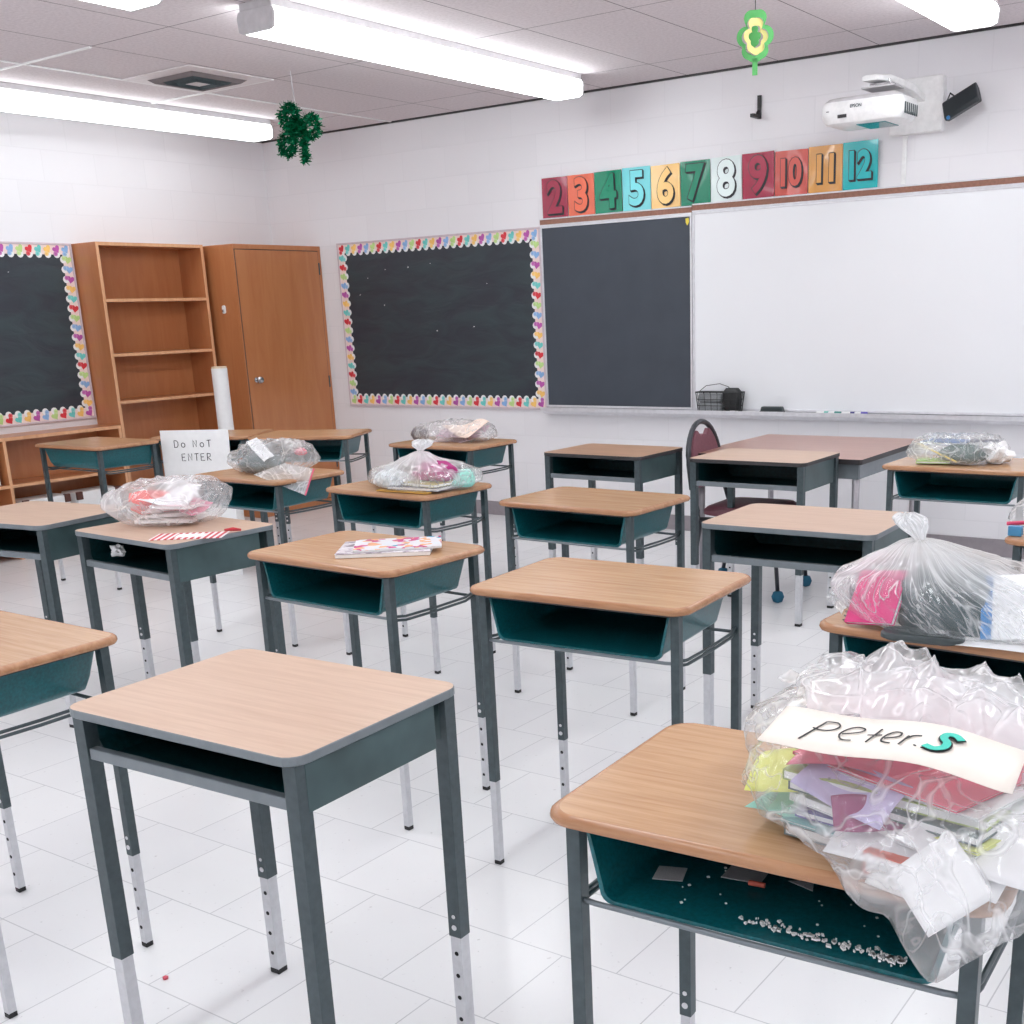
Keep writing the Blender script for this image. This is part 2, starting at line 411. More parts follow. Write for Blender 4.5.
def desk_B(h):
    """moulded-edge top over a tapered teal plastic book box on a wire cradle"""
    W, D = .644, .442
    r = thing('school_desk', '', 'desk')
    m = MB(); a = rrect(W-.004, D-.004, .045, 6)
    seq = [(off(a, .012), h-.020), (off(a, .003), h-.018), (off(a, .0), h-.012), (off(a, .0015), h-.005), (off(a, .006), h-.001), (off(a, .010), h), (off(a, .012), h)]
    m.loft([[(x, y, z) for x, y in l] for l, z in seq], M['lamEdge'], cap1=M['lamB'])
    m.build('desktop', r, smooth=True, shade_angle=.9)
    MB().loft([[(x, y, z) for x, y in off(a, .022)] for z in (h-.026, h-.0195)], M['edgeDark']).build('top_support', r)
    lx, ly = W/2-.042, D/2-.041
    for sx in (-1, 1):
        for sy in (-1, 1): leg_parts(r, sx, sy, sx*lx, sy*ly, h-.006, .0225, -sy)
    zt, zb = h-.026, h-.142
    def sec(s, k=1, zs=0):
        xt, xb = .264*k, .240*k; rr = .02
        pts = [(-xt+s, zt)]
        for q in range(5):
            aa = PI+PI/2*q/4; pts.append((-xb+s+rr*(1+math.cos(aa))-.002, zb+s+zs+rr*(1+math.sin(aa))))
        for q in range(5):
            aa = 1.5*PI+PI/2*q/4; pts.append((xb-s-rr*(1-math.cos(aa))+.002, zb+s+zs+rr*(1+math.sin(aa))))
        pts.append((xt-s, zt)); return pts
    yf, yb = -ly+.0, ly+.006
    def ring_(y, s_, k=1, zs=0, slope=0): return [(x, y-slope*(zt-z)/(zt-zb), z) for x, z in sec(s_, k, zs)]
    m = MB()
    m.loft([ring_(yf-.003, 0), ring_(yf+.006, 0), ring_(yf+.01, .003), ring_(yb-.02, .004, .99, .004, .013), ring_(yb, .012, .98, .016, .016)], M['teal'], False, True)
    m.loft([ring_(yb-.004, .016, .98, .016, .016), ring_(yb-.022, .008, .99, .004, .013), ring_(yf+.01, .006), ring_(yf-.003, .006)], M['teal'], True, False)
    m.loft([ring_(yf-.003, .006), ring_(yf-.003, 0)], M['teal'], False, False)
    m.build('book_box', r, smooth=True, shade_angle=.7)
    m = MB(); z = h-.146
    m.tube([(-lx, -ly, z), (-lx+.03, -ly-.004, z), (0, -ly-.006, z), (lx-.03, -ly-.004, z), (lx, -ly, z)], .0045, M['edgeGrey'])
    m.tube([(-lx, ly-.03, z), (0, ly-.03, z), (lx, ly-.03, z)], .0045, M['legDark'])
    for sx in (-1, 1):
        for dz in (0, -.011):
            m.tube([(sx*lx, -ly+.012, z+dz+.004), (sx*(lx+.004), -ly+.05, z+dz-.002), (sx*(lx+.006), 0, z+dz-.003), (sx*(lx+.004), ly-.05, z+dz-.002), (sx*lx, ly-.01, z+dz+.006)], .0042, M['legDark'])
    m.build('wire_cradle', r, smooth=True)
    return r

protos = {}
def desk(kind, h, x, y, rz, label, group='student desks', **kw):
    key = (kind, round(h, 3), tuple(kw.items()))
    if key not in protos:
        o = (desk_A(h, **kw) if kind == 'A' else desk_B(h)); protos[key] = o
        o.location = (x, y, 0); o.rotation_euler = (0, 0, math.radians(rz))
    else: o = dup(protos[key], (x, y, 0), math.radians(rz))
    tag(o, label, 'desk', group); return o
desk('A', .79, -1.728, 1.428, 2.2, 'empty pale-topped desk with grey metal apron, nearest one in the left foreground', deep=.105)
desk('B', .80, -2.673, 1.349, -.3, 'teal-box desk cut off by the left border, behind the nearest pale-topped desk')
desk('B', .80, -1.639, 2.53, 3.4, 'empty honey-topped teal-box desk between the magazine desk and the worn front desk')
desk('B', .80, -2.559, 2.567, -2.2, 'honey-topped desk with teal box carrying the glossy magazines')
desk('A', .77, -3.635, 2.683, -3.5, 'pale-topped metal desk carrying the bag with red papers and a striped card', top='lam')
desk('A', .79, -4.365, 2.595, 7, 'empty metal-apron desk cut off by the left border beside the bag with red papers')
desk('B', .83, -6.325, 4.214, 180, 'desk turned with its closed teal back to the room, in front of the low bookshelf')
desk('B', .785, -4.43, 3.84, -1.4, 'teal-box desk under the white bag with a grey pouch and hanging zip pouch')
desk('B', .83, -5.35, 5.0, 25, 'slanted teal-box desk in the far corner in front of the tall cabinet')
desk('B', .83, -5.995, 4.797, 25, 'slanted corner desk mostly hidden behind the DO NOT ENTER board', 'student desks')
desk('B', .785, -4.436, 5.222, -.7, 'teal-box desk below the heart-bordered board, carrying a bag of pinkish papers')
desk('B', .77, -3.531, 3.839, -3.1, 'teal-box desk carrying the knotted bag with checkered pencil and yellow ruler')
desk('B', .785, -2.509, 3.771, -1.3, 'empty honey-topped teal-box desk in the centre, third back from the viewer')
desk('A', .77, -3.376, 5.271, -.6, 'empty desk with reddish top standing right below the black chalkboard', top='lamRed', edge='edgeDark')
desk('A', .777, -2.495, 5.256, .4, 'empty thin-topped metal desk pushed against the teacher table', top='lam', edge='edgeDark')
desk('A', .783, -1.584, 3.689, 1.6, 'empty thin-topped metal desk between the teacher table and the big knotted bag')
desk('B', .79, -1.502, 5.21, -1, 'teal-box desk by the whiteboard carrying the bag with blue and lime items')
desk('B', .80, -.67, 2.565, -3.9, 'teal-box desk under the big knotted bag with pink notebook')
desk('B', .80, -.625, 1.468, 3.2, 'worn honey-topped desk in the right foreground with scraps in its box')
desk('B', .79, -.592, 3.765, 0, 'desk at the right border, only its corner showing, with a pink pencil bag on it')

# scraps inside the front right desk
def scrap(loc, w, d, rz, m, label, cat='paper scrap', name='paper_scrap', th=.001, pts=None):
    pts = pts or [(-w/2, -d/2), (w/2, -d/2*.9), (w/2*.95, d/2), (-w/2*.97, d/2*.93)]
    o = MB().loft([[(x, y, z) for x, y in pts] for z in (0, th)], m).build(name, loc=loc, rot=(0, 0, rz))
    return tag(o, label, cat)
gp = plain('grey_speckled_paper', (196, 196, 198), .8, 0, .25, 900)
zb = .80-.137+.0075
scrap((-.80, 1.378, zb), .045, .045, .3, gp, 'small grey square scrap in the box of the worn front desk, nearest its left wall')
scrap((-.703, 1.436, zb), .06, .055, .1, gp, 'larger grey square scrap in the box of the worn front desk, beside an orange crayon')
o = MB().tube([(-.012, 0, .004), (.012, .003, .004)], .004, plain('orange_crayon', (225, 110, 90), .6)).build('crayon_piece', loc=(-.672, 1.405, zb)); tag(o, 'short orange crayon stub in the box of the worn front desk', 'crayon')
scrap((-.617, 1.445, zb), .04, .04, .5, gp, 'torn grey scrap of paper deeper in the box of the worn front desk', pts=[(-.02, .01), (-.005, -.004), (.012, -.02), (.016, .004), (.006, .02), (-.004, .012)])
m = MB(); wp = M['paper']
for k in range(150):
    x = -.42-.23*rnd.random()**1.5; y = rnd.gauss(1.312, .006); s = rnd.uniform(.001, .0045); a = rnd.random()*6
    m.loft([[(x+s*math.cos(a+j*1.7)*rnd.uniform(.6, 1.2), y+s*math.sin(a+j*1.5), zb+z) for j in range(4)] for z in (.0005, .003)], wp)
for k in range(28):
    x = rnd.uniform(-.82, -.42); y = rnd.uniform(1.30, 1.52); s = rnd.uniform(.001, .003)
    m.loft([[(x+s*math.cos(j*1.57), y+s*math.sin(j*1.57), zb+z) for j in range(4)] for z in (.0005, .002)], wp)
tag(m.build('paper_crumbs'), 'white eraser and paper crumbs littering the box of the worn front desk', 'crumbs', kind='stuff')

# ------------------------------------------------------------------ left wall: bookcase, cabinet, low shelf
def bookcase():
    r = thing('bookcase', 'tall open empty wooden bookcase with pale front edges beside the cabinet', 'bookcase', (-7.627, 5.67, 0))
    dx, y0, y1, H = .138, -.468, .435, 2.04
    c, e = M['cab'], M['cabEdge']
    def panel(name, x0, x1, ya, yb, za, zb_, front=True):
        m = MB(); m.box(x0, x1-.004 if front else x1, ya, yb, za, zb_, c)
        if front: m.box(x1-.004, x1, ya, yb, za, zb_, e)
        return m.build(name, r)
    panel('side_panel', -dx, dx, y0, y0+.022, 0, H); panel('side_panel', -dx, dx, y1-.022, y1, 0, H)
    panel('top_panel', -dx, dx, y0+.022, y1-.022, H-.022, H)
    panel('back_panel', -dx, -dx+.01, y0+.022, y1-.022, 0, H-.022, False)
    for z in (1.645, 1.275, .95, .62, .30, .08): panel('shelf', -dx+.01, dx-.004, y0+.022, y1-.022, z, z+.02)
    return r
bookcase()
cb = thing('tall_cabinet', 'tall closed wooden cabinet with a steel knob in the corner', 'cabinet', (-7.4935, 6.6, 0))
m = MB(); m.box(-.269, .266, -.44, .438, 0, 2.035, M['cab']); m.box(.262, .268, -.44, .438, 2.0, 2.035, M['cab']); m.build('body', cb, .003)
d = MB().box(.266, .272, -.425, .402, .06, 1.995, M['cab']).build('door', cb, .002)
MB().box(.2655, .2668, -.431, .408, .054, 2.001, M['edgeDark']).build('door_seam', cb)
m = MB(); m.lathe((0, 0, 0), [(.02, 0), (.02, .006), (.009, .01), (.009, .03), (.022, .036), (.027, .05), (.02, .062), (.004, .066)], M['steel'])
k = m.build('door_knob', d, smooth=True, shade_angle=.8, loc=(.272, -.354, 1.053), rot=(0, PI/2, 0))
for z in (1.82, .95, .3): MB().cyl((.274, .404, z), .006, .09, M['legDark'], 'Z', 8).build('hinge', d)
m = MB(); m.loft([[(x, 0, z) for x, z in rrect(.03, .06, .014)], [(x, -.012, z) for x, z in rrect(.03, .06, .014)]], M['white'])
m.box(-.006, .006, -.02, -.012, -.02, 0, M['steel'])
tag(m.build('wall_hook', loc=(-7.39, 6.159, 1.575)), 'small white adhesive hook on the side of the tall cabinet', 'hook')

ls = thing('low_bookshelf', 'long low wooden bookshelf below the heart-bordered board on the side wall', 'bookshelf', (-7.627, 4.1, 0))
def lp(name, ya, yb, za, zb_, x0=-.138):
    m = MB(); m.box(x0, .134, ya, yb, za, zb_, M['cab']); m.box(.134, .138, ya, yb, za, zb_, M['cabEdge']); m.build(name, ls)
lp('top_panel', -1.5, 1.098, .784, .806)
for y in (-1.5, -.65, .205, 1.078): lp('divider', y, y+.02, 0, .784)
for a, b in ((-1.48, -.65), (-.63, .205), (.225, 1.078)): lp('shelf', a, b, .478, .498, -.128); lp('shelf', a, b, .06, .08, -.128)
MB().box(-.138, -.128, -1.48, 1.078, .08, .784, M['cab']).build('back_panel', ls)
tag(MB().box(-.09, .09, -.07, .07, 0, .26, M['paper']).build('poster_stack', bevel=.003, loc=(-7.62, 4.2, .499)), 'white stack of poster paper in the low bookshelf at the left border', 'paper')
# white boxes with brown corners below the shelf
for y, l in ((4.55, 'white cardboard box with brown corner straps in the low bookshelf'), (4.95, 'white cardboard box further right on the bottom of the low bookshelf, brown corners')):
    b = thing('cardboard_box', l, 'box', (-7.58, y, .081))
    MB().box(-.1, .09, -.17, .17, 0, .30, M['paper']).build('box_body', b, .004)
    m = MB(); br = plain('brown_strap', (92, 56, 48), .6)
    for s in (-1, 1): MB().box(.075, .096, min(s*.13, s*.174), max(s*.13, s*.174), .25, .305, br).build('corner_strap', b, .002)
# bare white paper roll
pr = thing('paper_roll', 'tall white roll of paper standing on end in front of the bookcase', 'paper roll', (-7.08, 5.79, 0))
MB().lathe((0, 0, 0), [(.056, 0), (.056, 1.165)], M['paper'], 28).build('rolled_paper', pr, smooth=True, shade_angle=.6)
MB().lathe((0, 0, 1.1655), [(.03, 0), (.053, 0), (.053, .012), (.03, .012)], plain('cream_core', (232, 214, 186), .7), 24).build('core_end', pr)

# ------------------------------------------------------------------ boards
def board_cloth():
    m, nt, b = mat('charcoal_board_cloth')
    tc = N(nt, 'ShaderNodeTexCoord')
    mp = N(nt, 'ShaderNodeMapping'); mp.inputs['Scale'].default_value = (1.2, 1.2, 3.5)
    no = N(nt, 'ShaderNodeTexNoise', i_Scale=2.5, i_Detail=5, i_Distortion=.8)
    nt.links.new(tc.outputs['Object'], mp.inputs[0]); nt.links.new(mp.outputs[0], no.inputs['Vector'])
    r = ramp(nt, no.outputs['Fac'], [(.35, lin((47, 51, 61))), (.65, lin((52, 65, 70)))])
    nt.links.new(r.outputs[0], b.inputs['Base Color']); b.inputs['Roughness'].default_value = .55
    bp = N(nt, 'ShaderNodeBump', i_Strength=.35, i_Distance=.03); nt.links.new(no.outputs['Fac'], bp.inputs['Height']); nt.links.new(bp.outputs[0], b.inputs['Normal'])
    return m
cloth = board_cloth()
HC = [(214, 52, 62), (112, 205, 200), (250, 200, 110), (188, 88, 170), (140, 180, 225), (190, 220, 140)]
HM = [plain('heart_%s' % n, c, .6, 0, .1) for n, c in zip(('red', 'teal', 'yellow', 'purple', 'blue', 'green'), HC)]
HL = [plain('dot_%s' % n, tuple(min(255, int(v*.75+60)) for v in c), .6, 0, .1) for n, c in zip(('red', 'teal', 'yellow', 'purple', 'blue', 'green'), HC)]
pinkpaper = plain('pale_pink_border_card', (242, 220, 214), .7, 0, .02)
def heart(cx, cz, s, ang):
    pts = []
    for k in range(16):
        t = 2*PI*k/16
        x = 16*math.sin(t)**3/17; z = (13*math.cos(t)-5*math.cos(2*t)-2*math.cos(3*t)-math.cos(4*t))/17
        pts.append((cx+s*(x*math.cos(ang)-z*math.sin(ang)), cz+s*(x*math.sin(ang)+z*math.cos(ang))))
    return pts
def bulletin(label, W, H, loc, rz):
    """board in its own XZ plane, facing -Y; origin at the lower left corner"""
    r = thing('bulletin_board', label, 'bulletin board', loc, rz)
    fl_ = MB().box(.012, W-.012, -.01, -.001, .012, H-.012, cloth)
    m = MB(); fm = plain('dusty_pink_frame', (205, 190, 196), .5)
    for a in ((0, W, 0, .014), (0, W, H-.014, H), (0, .014, .014, H-.014), (W-.014, W, .014, H-.014)): m.box(a[0], a[1], -.018, 0, a[2], a[3], fm)
    m.build('frame', r, .002)
    m = MB(); bw = .062; y = -.0105; st = .066
    m.box(.014, W-.014, y-.001, y, H-.014-bw, H-.014, pinkpaper); m.box(.014, W-.014, y-.001, y, .014, .014+bw, pinkpaper)
    m.box(.014, .014+bw, y-.0012, y, .014, H-.014, pinkpaper); m.box(W-.014-bw, W-.014, y-.0012, y, .014, H-.014, pinkpaper)
    def disc(pts, yy, mm): m.loft([[(x, q, z) for x, z in pts] for q in (yy, yy-.0012)], mm)
    c = 0
    def unit(px, pz, ang, nx, nz):
        nonlocal c
        # nx,nz: inward direction
        disc([(px+nx*.03+.024*math.cos(t), pz+nz*.03+.024*math.sin(t)) for t in [2*PI*q/12 for q in range(12)]], y-.0013, M['paper'])
        disc(heart(px-nx*.004, pz-nz*.004, .030, ang), y-.0028, HM[c % 6])
        tx, tz = -nz, nx
        disc([(px+nx*.026-tx*.010+.016*math.cos(t), pz+nz*.026-tz*.010+.016*math.sin(t)) for t in [2*PI*q/12 for q in range(12)]], y-.0042, HL[c % 6])
        disc([(px+nx*.026-tx*.010+.007*math.cos(t), pz+nz*.026-tz*.010+.007*math.sin(t)) for t in [2*PI*q/8 for q in range(8)]], y-.0056, HM[c % 6])
        c += 1
    n = int((W-.08)/st)
    for k in range(n+1): unit(.05+(W-.1)*k/n, H-.045, .5, 0, -1)
    for k in range(n+1): unit(.05+(W-.1)*k/n, .045, .5, 0, 1)
    n2 = int((H-.2)/st)
    for k in range(1, n2+2): unit(.045, .045+(H-.09)*k/(n2+2), .2, 1, 0)
    for k in range(1, n2+2): unit(W-.045, .045+(H-.09)*k/(n2+2), -.2, -1, 0)
    m.build('heart_border', r)
    m = fl_
    for k in range(9):
        x, z = rnd.uniform(.2, W-.2), rnd.uniform(H*.45, H-.12); s = rnd.uniform(.003, .008)
        m.loft([[(x+s*math.cos(q), yy, z+s*.6*math.sin(q)) for q in (0, 1.5, 3, 4.6)] for yy in (-.0105, -.0115)], M['paper'])
    m.build('cloth_backing', r)
    return r
bulletin('black-clothed bulletin board with heart border on the wall beside the chalkboard', 1.97, 1.245, (-7.027, YF-.001, .80), 0)
bulletin('black-clothed bulletin board with heart border cut off by the left border, above the low shelf', 1.99, 1.19, (XL+.001, 3.2, .853), PI/2)

# chalkboard and whiteboard with cork rail and tray
def slab(name, x0, x1, z0, z1, face, label, cat, edge):
    r = thing(name, label, cat, ((x0+x1)/2, YF, z0))
    w = (x1-x0)/2; h = z1-z0
    MB().box(-w+.012, w-.012, -.014, -.001, .012, h-.012, face).build('writing_surface', r)
    m = MB()
    for a in ((-w, w, 0, .014), (-w, w, h-.014, h), (-w, -w+.014, .014, h-.014), (w-.014, w, .014, h-.014)): m.box(a[0], a[1], -.02, -.001, a[2], a[3], edge)
    m.build('frame', r, .002)
    return r
al = plain('pale_aluminium', (222, 222, 226), .3, .4)
slab('chalkboard', -5.055, -3.862, .822, 2.045, plain('slate_chalkboard', (63, 70, 80), .6, 0, .08, 5), 'dark grey chalkboard panel between the heart-bordered board and the whiteboard', 'chalkboard', al)
wbm = plain('whiteboard_enamel', (238, 240, 243), .16, 0, .005, 3)
slab('whiteboard', -3.858, -.62, .822, 2.055, wbm, 'large clean whiteboard above the tray', 'whiteboard', al)
cork = plain('brown_cork_strip', (150, 108, 92), .8, 0, .12, 60)
for nm, x0, x1, z, lab in (('cork_rail', -5.055, -3.862, 2.046, 'brown cork display rail along the top of the chalkboard'), ('cork_rail', -3.858, -.62, 2.056, 'long brown cork display rail along the top of the whiteboard')):
    r = thing(nm, lab, 'display rail', (x0, YF, z))
    w = x1-x0
    MB().box(0, w, -.018, -.001, .008, .040, cork).build('cork_insert', r)
    m = MB(); m.box(0, w, -.022, -.001, 0, .008, al); m.box(0, w, -.022, -.001, .040, .048, al); m.build('rail_edge', r, .001)
tr = thing('chalk_tray', 'long pale metal tray running below the chalkboard and whiteboard', 'tray', (-5.055, YF, .775))
MB().loft([[(x, y, z) for y, z in ((0, 0), (-.05, 0), (-.105, .026), (-.105, .051), (-.099, .051), (-.095, .042), (-.01, .042), (0, .046))] for x in (0, 4.435)], al).build('tray_body', tr, .001)
m = MB(); m.loft([[(x, -.0235, z) for x, z in ((-.012, .02), (.01, .024), (.014, 0), (0, -.022), (-.01, -.005))], [(x, -.021, z) for x, z in ((-.012, .02), (.01, .024), (.014, 0), (0, -.022), (-.01, -.005))]], plain('yellow_tag', (235, 215, 80), .5))
tag(m.build('paper_tag', loc=(-3.892, YF, 2.0)), 'tiny yellow tag at the upper right corner of the chalkboard', 'tag')

# number cards
def text_pts(body, size, offset, extr):
    cu = bpy.data.curves.new('t', 'FONT'); cu.body = body; cu.size = size; cu.align_x = 'CENTER'; cu.align_y = 'CENTER'
    cu.offset = offset; cu.extrude = extr; cu.space_character = .95; cu.resolution_u = 4
    o = bpy.data.objects.new('t', cu); C.objects.link(o)
    bpy.context.view_layer.update()
    dg = bpy.context.evaluated_depsgraph_get()
    me = bpy.data.meshes.new_from_object(o.evaluated_get(dg))
    vs = [tuple(v.co) for v in me.vertices]; fs = [tuple(p.vertices) for p in me.polygons]
    bpy.data.objects.remove(o); bpy.data.meshes.remove(me)
    xs = [v[0] for v in vs]; ys = [v[1] for v in vs]; cx = (min(xs)+max(xs))/2; cy = (min(ys)+max(ys))/2
    return [(x-cx, y-cy, z) for x, y, z in vs], fs
def dot_face(name, c):
    m, nt, b = mat(name); tc = N(nt, 'ShaderNodeTexCoord')
    mp = N(nt, 'ShaderNodeMapping'); mp.inputs['Rotation'].default_value = (0, .6, 0)
    vo = N(nt, 'ShaderNodeTexVoronoi', i_Scale=42, i_Randomness=.25); vo.feature = 'F1'
    nt.links.new(tc.outputs['Object'], mp.inputs[0]); nt.links.new(mp.outputs[0], vo.inputs['Vector'])
    base = lin(c); dk = tuple(v*.45 for v in base[:3])+(1,)
    lt = tuple(min(1, v*1.05+.01) for v in base[:3])+(1,)
    r = ramp(nt, vo.outputs['Distance'], [(.22, dk), (.32, lt)]); nt.links.new(r.outputs[0], b.inputs['Base Color']); b.inputs['Roughness'].default_value = .25
    return m
CARDS = [('2', (158, 36, 66)), ('3', (232, 112, 82)), ('4', (18, 138, 104)), ('5', (128, 222, 228)), ('6', (250, 206, 134)), ('7', (20, 132, 100)),
         ('8', (226, 240, 238)), ('9', (166, 28, 64)), ('10', (208, 88, 76)), ('11', (226, 162, 84)), ('12', (22, 186, 190))]
CN = ['wine red card printed with the number 2', 'coral orange card printed with the number 3', 'green card printed with the number 4', 'pale cyan card printed with the number 5',
      'pale yellow card printed with the number 6', 'green card printed with the number 7', 'near-white card printed with the number 8', 'crimson card printed with the number 9',
      'brick red card printed with the number 10', 'ochre card printed with the number 11', 'turquoise card printed with the number 12']
WHERE = ['first in the row above the boards', 'above the chalkboard', 'beside the cyan card', 'between green and yellow cards', 'above the chalkboard', 'over the joint of the two boards',
         'above the whiteboard corner', 'beside the pale card', 'below the projector side', 'left of the turquoise card', 'last in the row, under the projector']
inkm = plain('black_print_ink', (22, 26, 34), .3)
x = -5.03; wcard = .2175
for k, (s, c) in enumerate(CARDS):
    base = 2.096 if k < 6 else 2.106
    H = .258 if k else .25
    H = [.255, .255, .258, .262, .258, .262, .255, .258, .25, .255, .258][k]
    r = thing('number_card', CN[k]+', '+WHERE[k], 'number card', (x+wcard*(k+.5), YF-.012, base), 0, 'number cards above the boards')
    r.rotation_euler = (rnd.uniform(.008, .03), rnd.uniform(-.012, .012), 0)
    cm = plain('laminated_card_%d' % k, c, .16, 0, .05, 6, .25, coat=.5)
    w = .106
    m = MB()
    # slightly warped laminated sheet
    nx, nz = 8, 8; vs = []; fs = []
    for j in range(nz+1):
        for i in range(nx+1):
            u, v_ = i/nx, j/nz
            vs.append(((u-.5)*2*w, -.0015+.0016*math.sin(u*5+k)*math.sin(v_*4+k*2), v_*H))
    for j in range(nz):
        for i in range(nx): a = j*(nx+1)+i; fs.append((a, a+1, a+nx+2, a+nx+1))
    o0 = len(m.v); m.add(vs, fs, cm)
    m.add([(a, b-.0018, d) for a, b, d in vs], [f[::-1] for f in fs], cm)
    m.build('card_sheet', r, smooth=True)
    size = .285 if len(s) == 1 else .205
    sh, f1 = text_pts(s, size, .0125, 0.0004); fc, f2 = text_pts(s, size, .0082, 0.0004)
    sx = .88 if len(s) == 1 else .80
    for q in range(1):
        mm = MB()
        for dx, dz in ((.0085, -.0085), (.0055, -.0055), (.0025, -.0025), (0, 0)):
            mm.add([(X*sx+dx, -.0065-Z+dx*.05, Y+dz+H/2+.004) for X, Y, Z in sh], f1, inkm)
        mm.build('numeral_outline', r)
        MB().add([(X*sx, -.0078-Z, Y+H/2+.004) for X, Y, Z in fc], f2, dot_face('numeral_face_%d' % k, c)).build('numeral', r)

# black bracket left on the wall
m = MB(); m.box(-.012, .012, -.014, 0, 0, .13, M['black']); m.box(-.012, .012, -.11, -.014, 0, .02, M['black'])
m.loft([[(-.012, -.014, .02), (-.012, -.04, .02), (-.012, -.014, .05)], [(.012, -.014, .02), (.012, -.04, .02), (.012, -.014, .05)]], M['black'])
tag(m.build('wall_bracket', bevel=.002, loc=(-3.40, YF, 2.552)), 'empty black L-shaped bracket on the wall above the number cards', 'bracket')

# projector
wp_ = thing('projector_mount', 'square white wall plate with a swing arm holding the projector', 'mount', (-2.42, YF, 2.51))
MB().loft([[(x, y, z) for x, z in rrect(.30*s, .285*s, .012)] for y, s in ((0, 1), (-.05, 1), (-.055, .97))], M['white']).build('wall_plate', wp_)
m = MB()
prof = [(0, .035), (.03, .033), (.05, .01), (.05, -.01), (.03, -.033), (0, -.035)]
def armsec(x, y, z, w, h): return [(x+a, y, z+b) for a, b in ((-w, -h), (w, -h), (w, h*.6), (w*.6, h), (-w*.6, h), (-w, h*.6))]
m.loft([armsec(.02, -.05, .035, .03, .02), armsec(0, -.2, .075, .035, .022), armsec(-.06, -.40, .10, .05, .02), armsec(-.10, -.50, .098, .045, .014)], M['white'])
m.build('swing_arm', wp_, .004)
m = MB()
for dx in (-.10, -.06, -.02): m.cyl((dx, -.43, .055), .006, .04, M['steel'])
m.box(-.15, .03, -.50, -.34, .048, .056, M['greyw']); m.box(-.12, 0, -.46, -.38, .056, .075, M['steel']); m.build('tilt_plate', wp_, .002)
pj = thing('projector', 'white short-throw projector hanging below its swing arm', 'projector', (-2.55, 6.625, 2.385))
m = MB()
a = rrect(.46, .30, .06, 5)
seq = [(off(a, .05), 0), (off(a, .018), .012), (a, .045), (a, .095), (off(a, .008), .118), (off(a, .03), .136), (off(a, .055), .142)]
m.loft([[(x, y, z) for x, y in l] for l, z in seq], M['white'], ms=[M['white'], M['white'], M['white'], M['white'], M['greyw'], M['greyw']], cap1=M['greyw']); m.build('body', pj, smooth=True, shade_angle=.6)
m = MB(); m.box(-.03, .13, -.11, .10, -.004, .004, plain('teal_lens_glass', (40, 120, 125), .12)); m.build('lens_window', pj, .002)
m = MB()
for k in range(7): m.box(.229, .232, -.10+.03*k, -.085+.03*k, .03, .085, M['legDark'])
m.build('side_grille', pj)
m = MB(); m.box(-.12, -.07, -.1515, -.150, .035, .052, M['edgeDark']); m.build('port_label', pj); MB().box(-.185, -.170, -.1515, -.150, .07, .074, M['edgeDark']).build('indicator_mark', pj)
tv, tf = text_pts('EPSON', .022, .0006, .0003)
MB().add([(X-.02, -.1512-Z, Y+.088) for X, Y, Z in tv], tf, M['legDark']).build('logo', pj)
# conduit + speaker
tag(MB().box(-.012, .012, -.016, 0, 0, .255, M['white']).build('cable_conduit', bevel=.003, loc=(-2.49, YF, 2.11)), 'white cable channel running down from the projector plate to the whiteboard', 'cable channel')
sp = thing('speaker', 'small black wall speaker tilted beside the projector plate', 'speaker', (-2.14, 6.92, 2.47))
m = MB(); m.loft([[(x, y, z) for y, z in ((-.05, -.02), (-.045, .0), (.02, .07), (.05, .07), (.05, .03), (.0, -.035))] for x in (-.1, .1)], plain('black_speaker_case', (34, 42, 46), .45)); b = m.build('cabinet', sp, .008, rot=(.3, -.42, -.1))
MB().cyl((-.075, -.052, -.012), .01, -.004, plain('blue_light_disc', (60, 130, 190), .3), 'Y').build('indicator_light', sp, rot=(.3, -.42, -.1))  # blue light of the speaker, given as a plain coloured disc
MB().tube([(-.02, .03, .03), (-.09, .06, .08), (-.125, .118, .05)], .004, M['black']).build('bracket', sp)

# shamrocks
sh = thing('tinsel_shamrock', 'dark green tinsel shamrock hanging from the ceiling near the bookcase', 'decoration', (-5.48, 5.25, 2.53)); sh.scale = (1.12, 1.12, 1.0)
tin = plain('green_tinsel', (14, 130, 88), .22, .5, .5, 200)
m = MB()
def tuft(px, pz, py=0):
    for q in range(16):
        d = Vector((rnd.gauss(0, 1), rnd.gauss(0, 1), rnd.gauss(0, 1))).normalized(); p = Vector((px, py, pz)); e = p+d*rnd.uniform(.02, .036)
        s = d.cross(Vector((rnd.random(), rnd.random(), rnd.random()))).normalized()*.005
        m.add([tuple(p-s), tuple(p+s), tuple(e+s*.6), tuple(e-s*.6)], [(0, 1, 2, 3)], tin)
for cx, cz, r0 in ((-.055, .09, .062), (.09, .015, .062), (-.085, -.06, .062), (-.005, .02, .04)):
    for q in range(24):
        t = 2*PI*q/24
        tuft(cx+r0*math.cos(t)*.95, cz+r0*math.sin(t))
        if q % 2 == 0: tuft(cx+r0*.55*math.cos(t), cz+r0*.55*math.sin(t))
for q in range(26): tuft(.035+.012*math.sin(q), -.04-.13*q/26)
m.build('tinsel_leaves', sh)
MB().tube([(0, 0, .12), (-.012, 0, .22), (-.018, 0, .322)], .002, M['greyw'], 6).build('hanging_string', sh)
gs = thing('paper_shamrock', 'light green and yellow layered paper shamrock hanging over the room', 'decoration', (-2.44, 5.0, 2.56), .35)
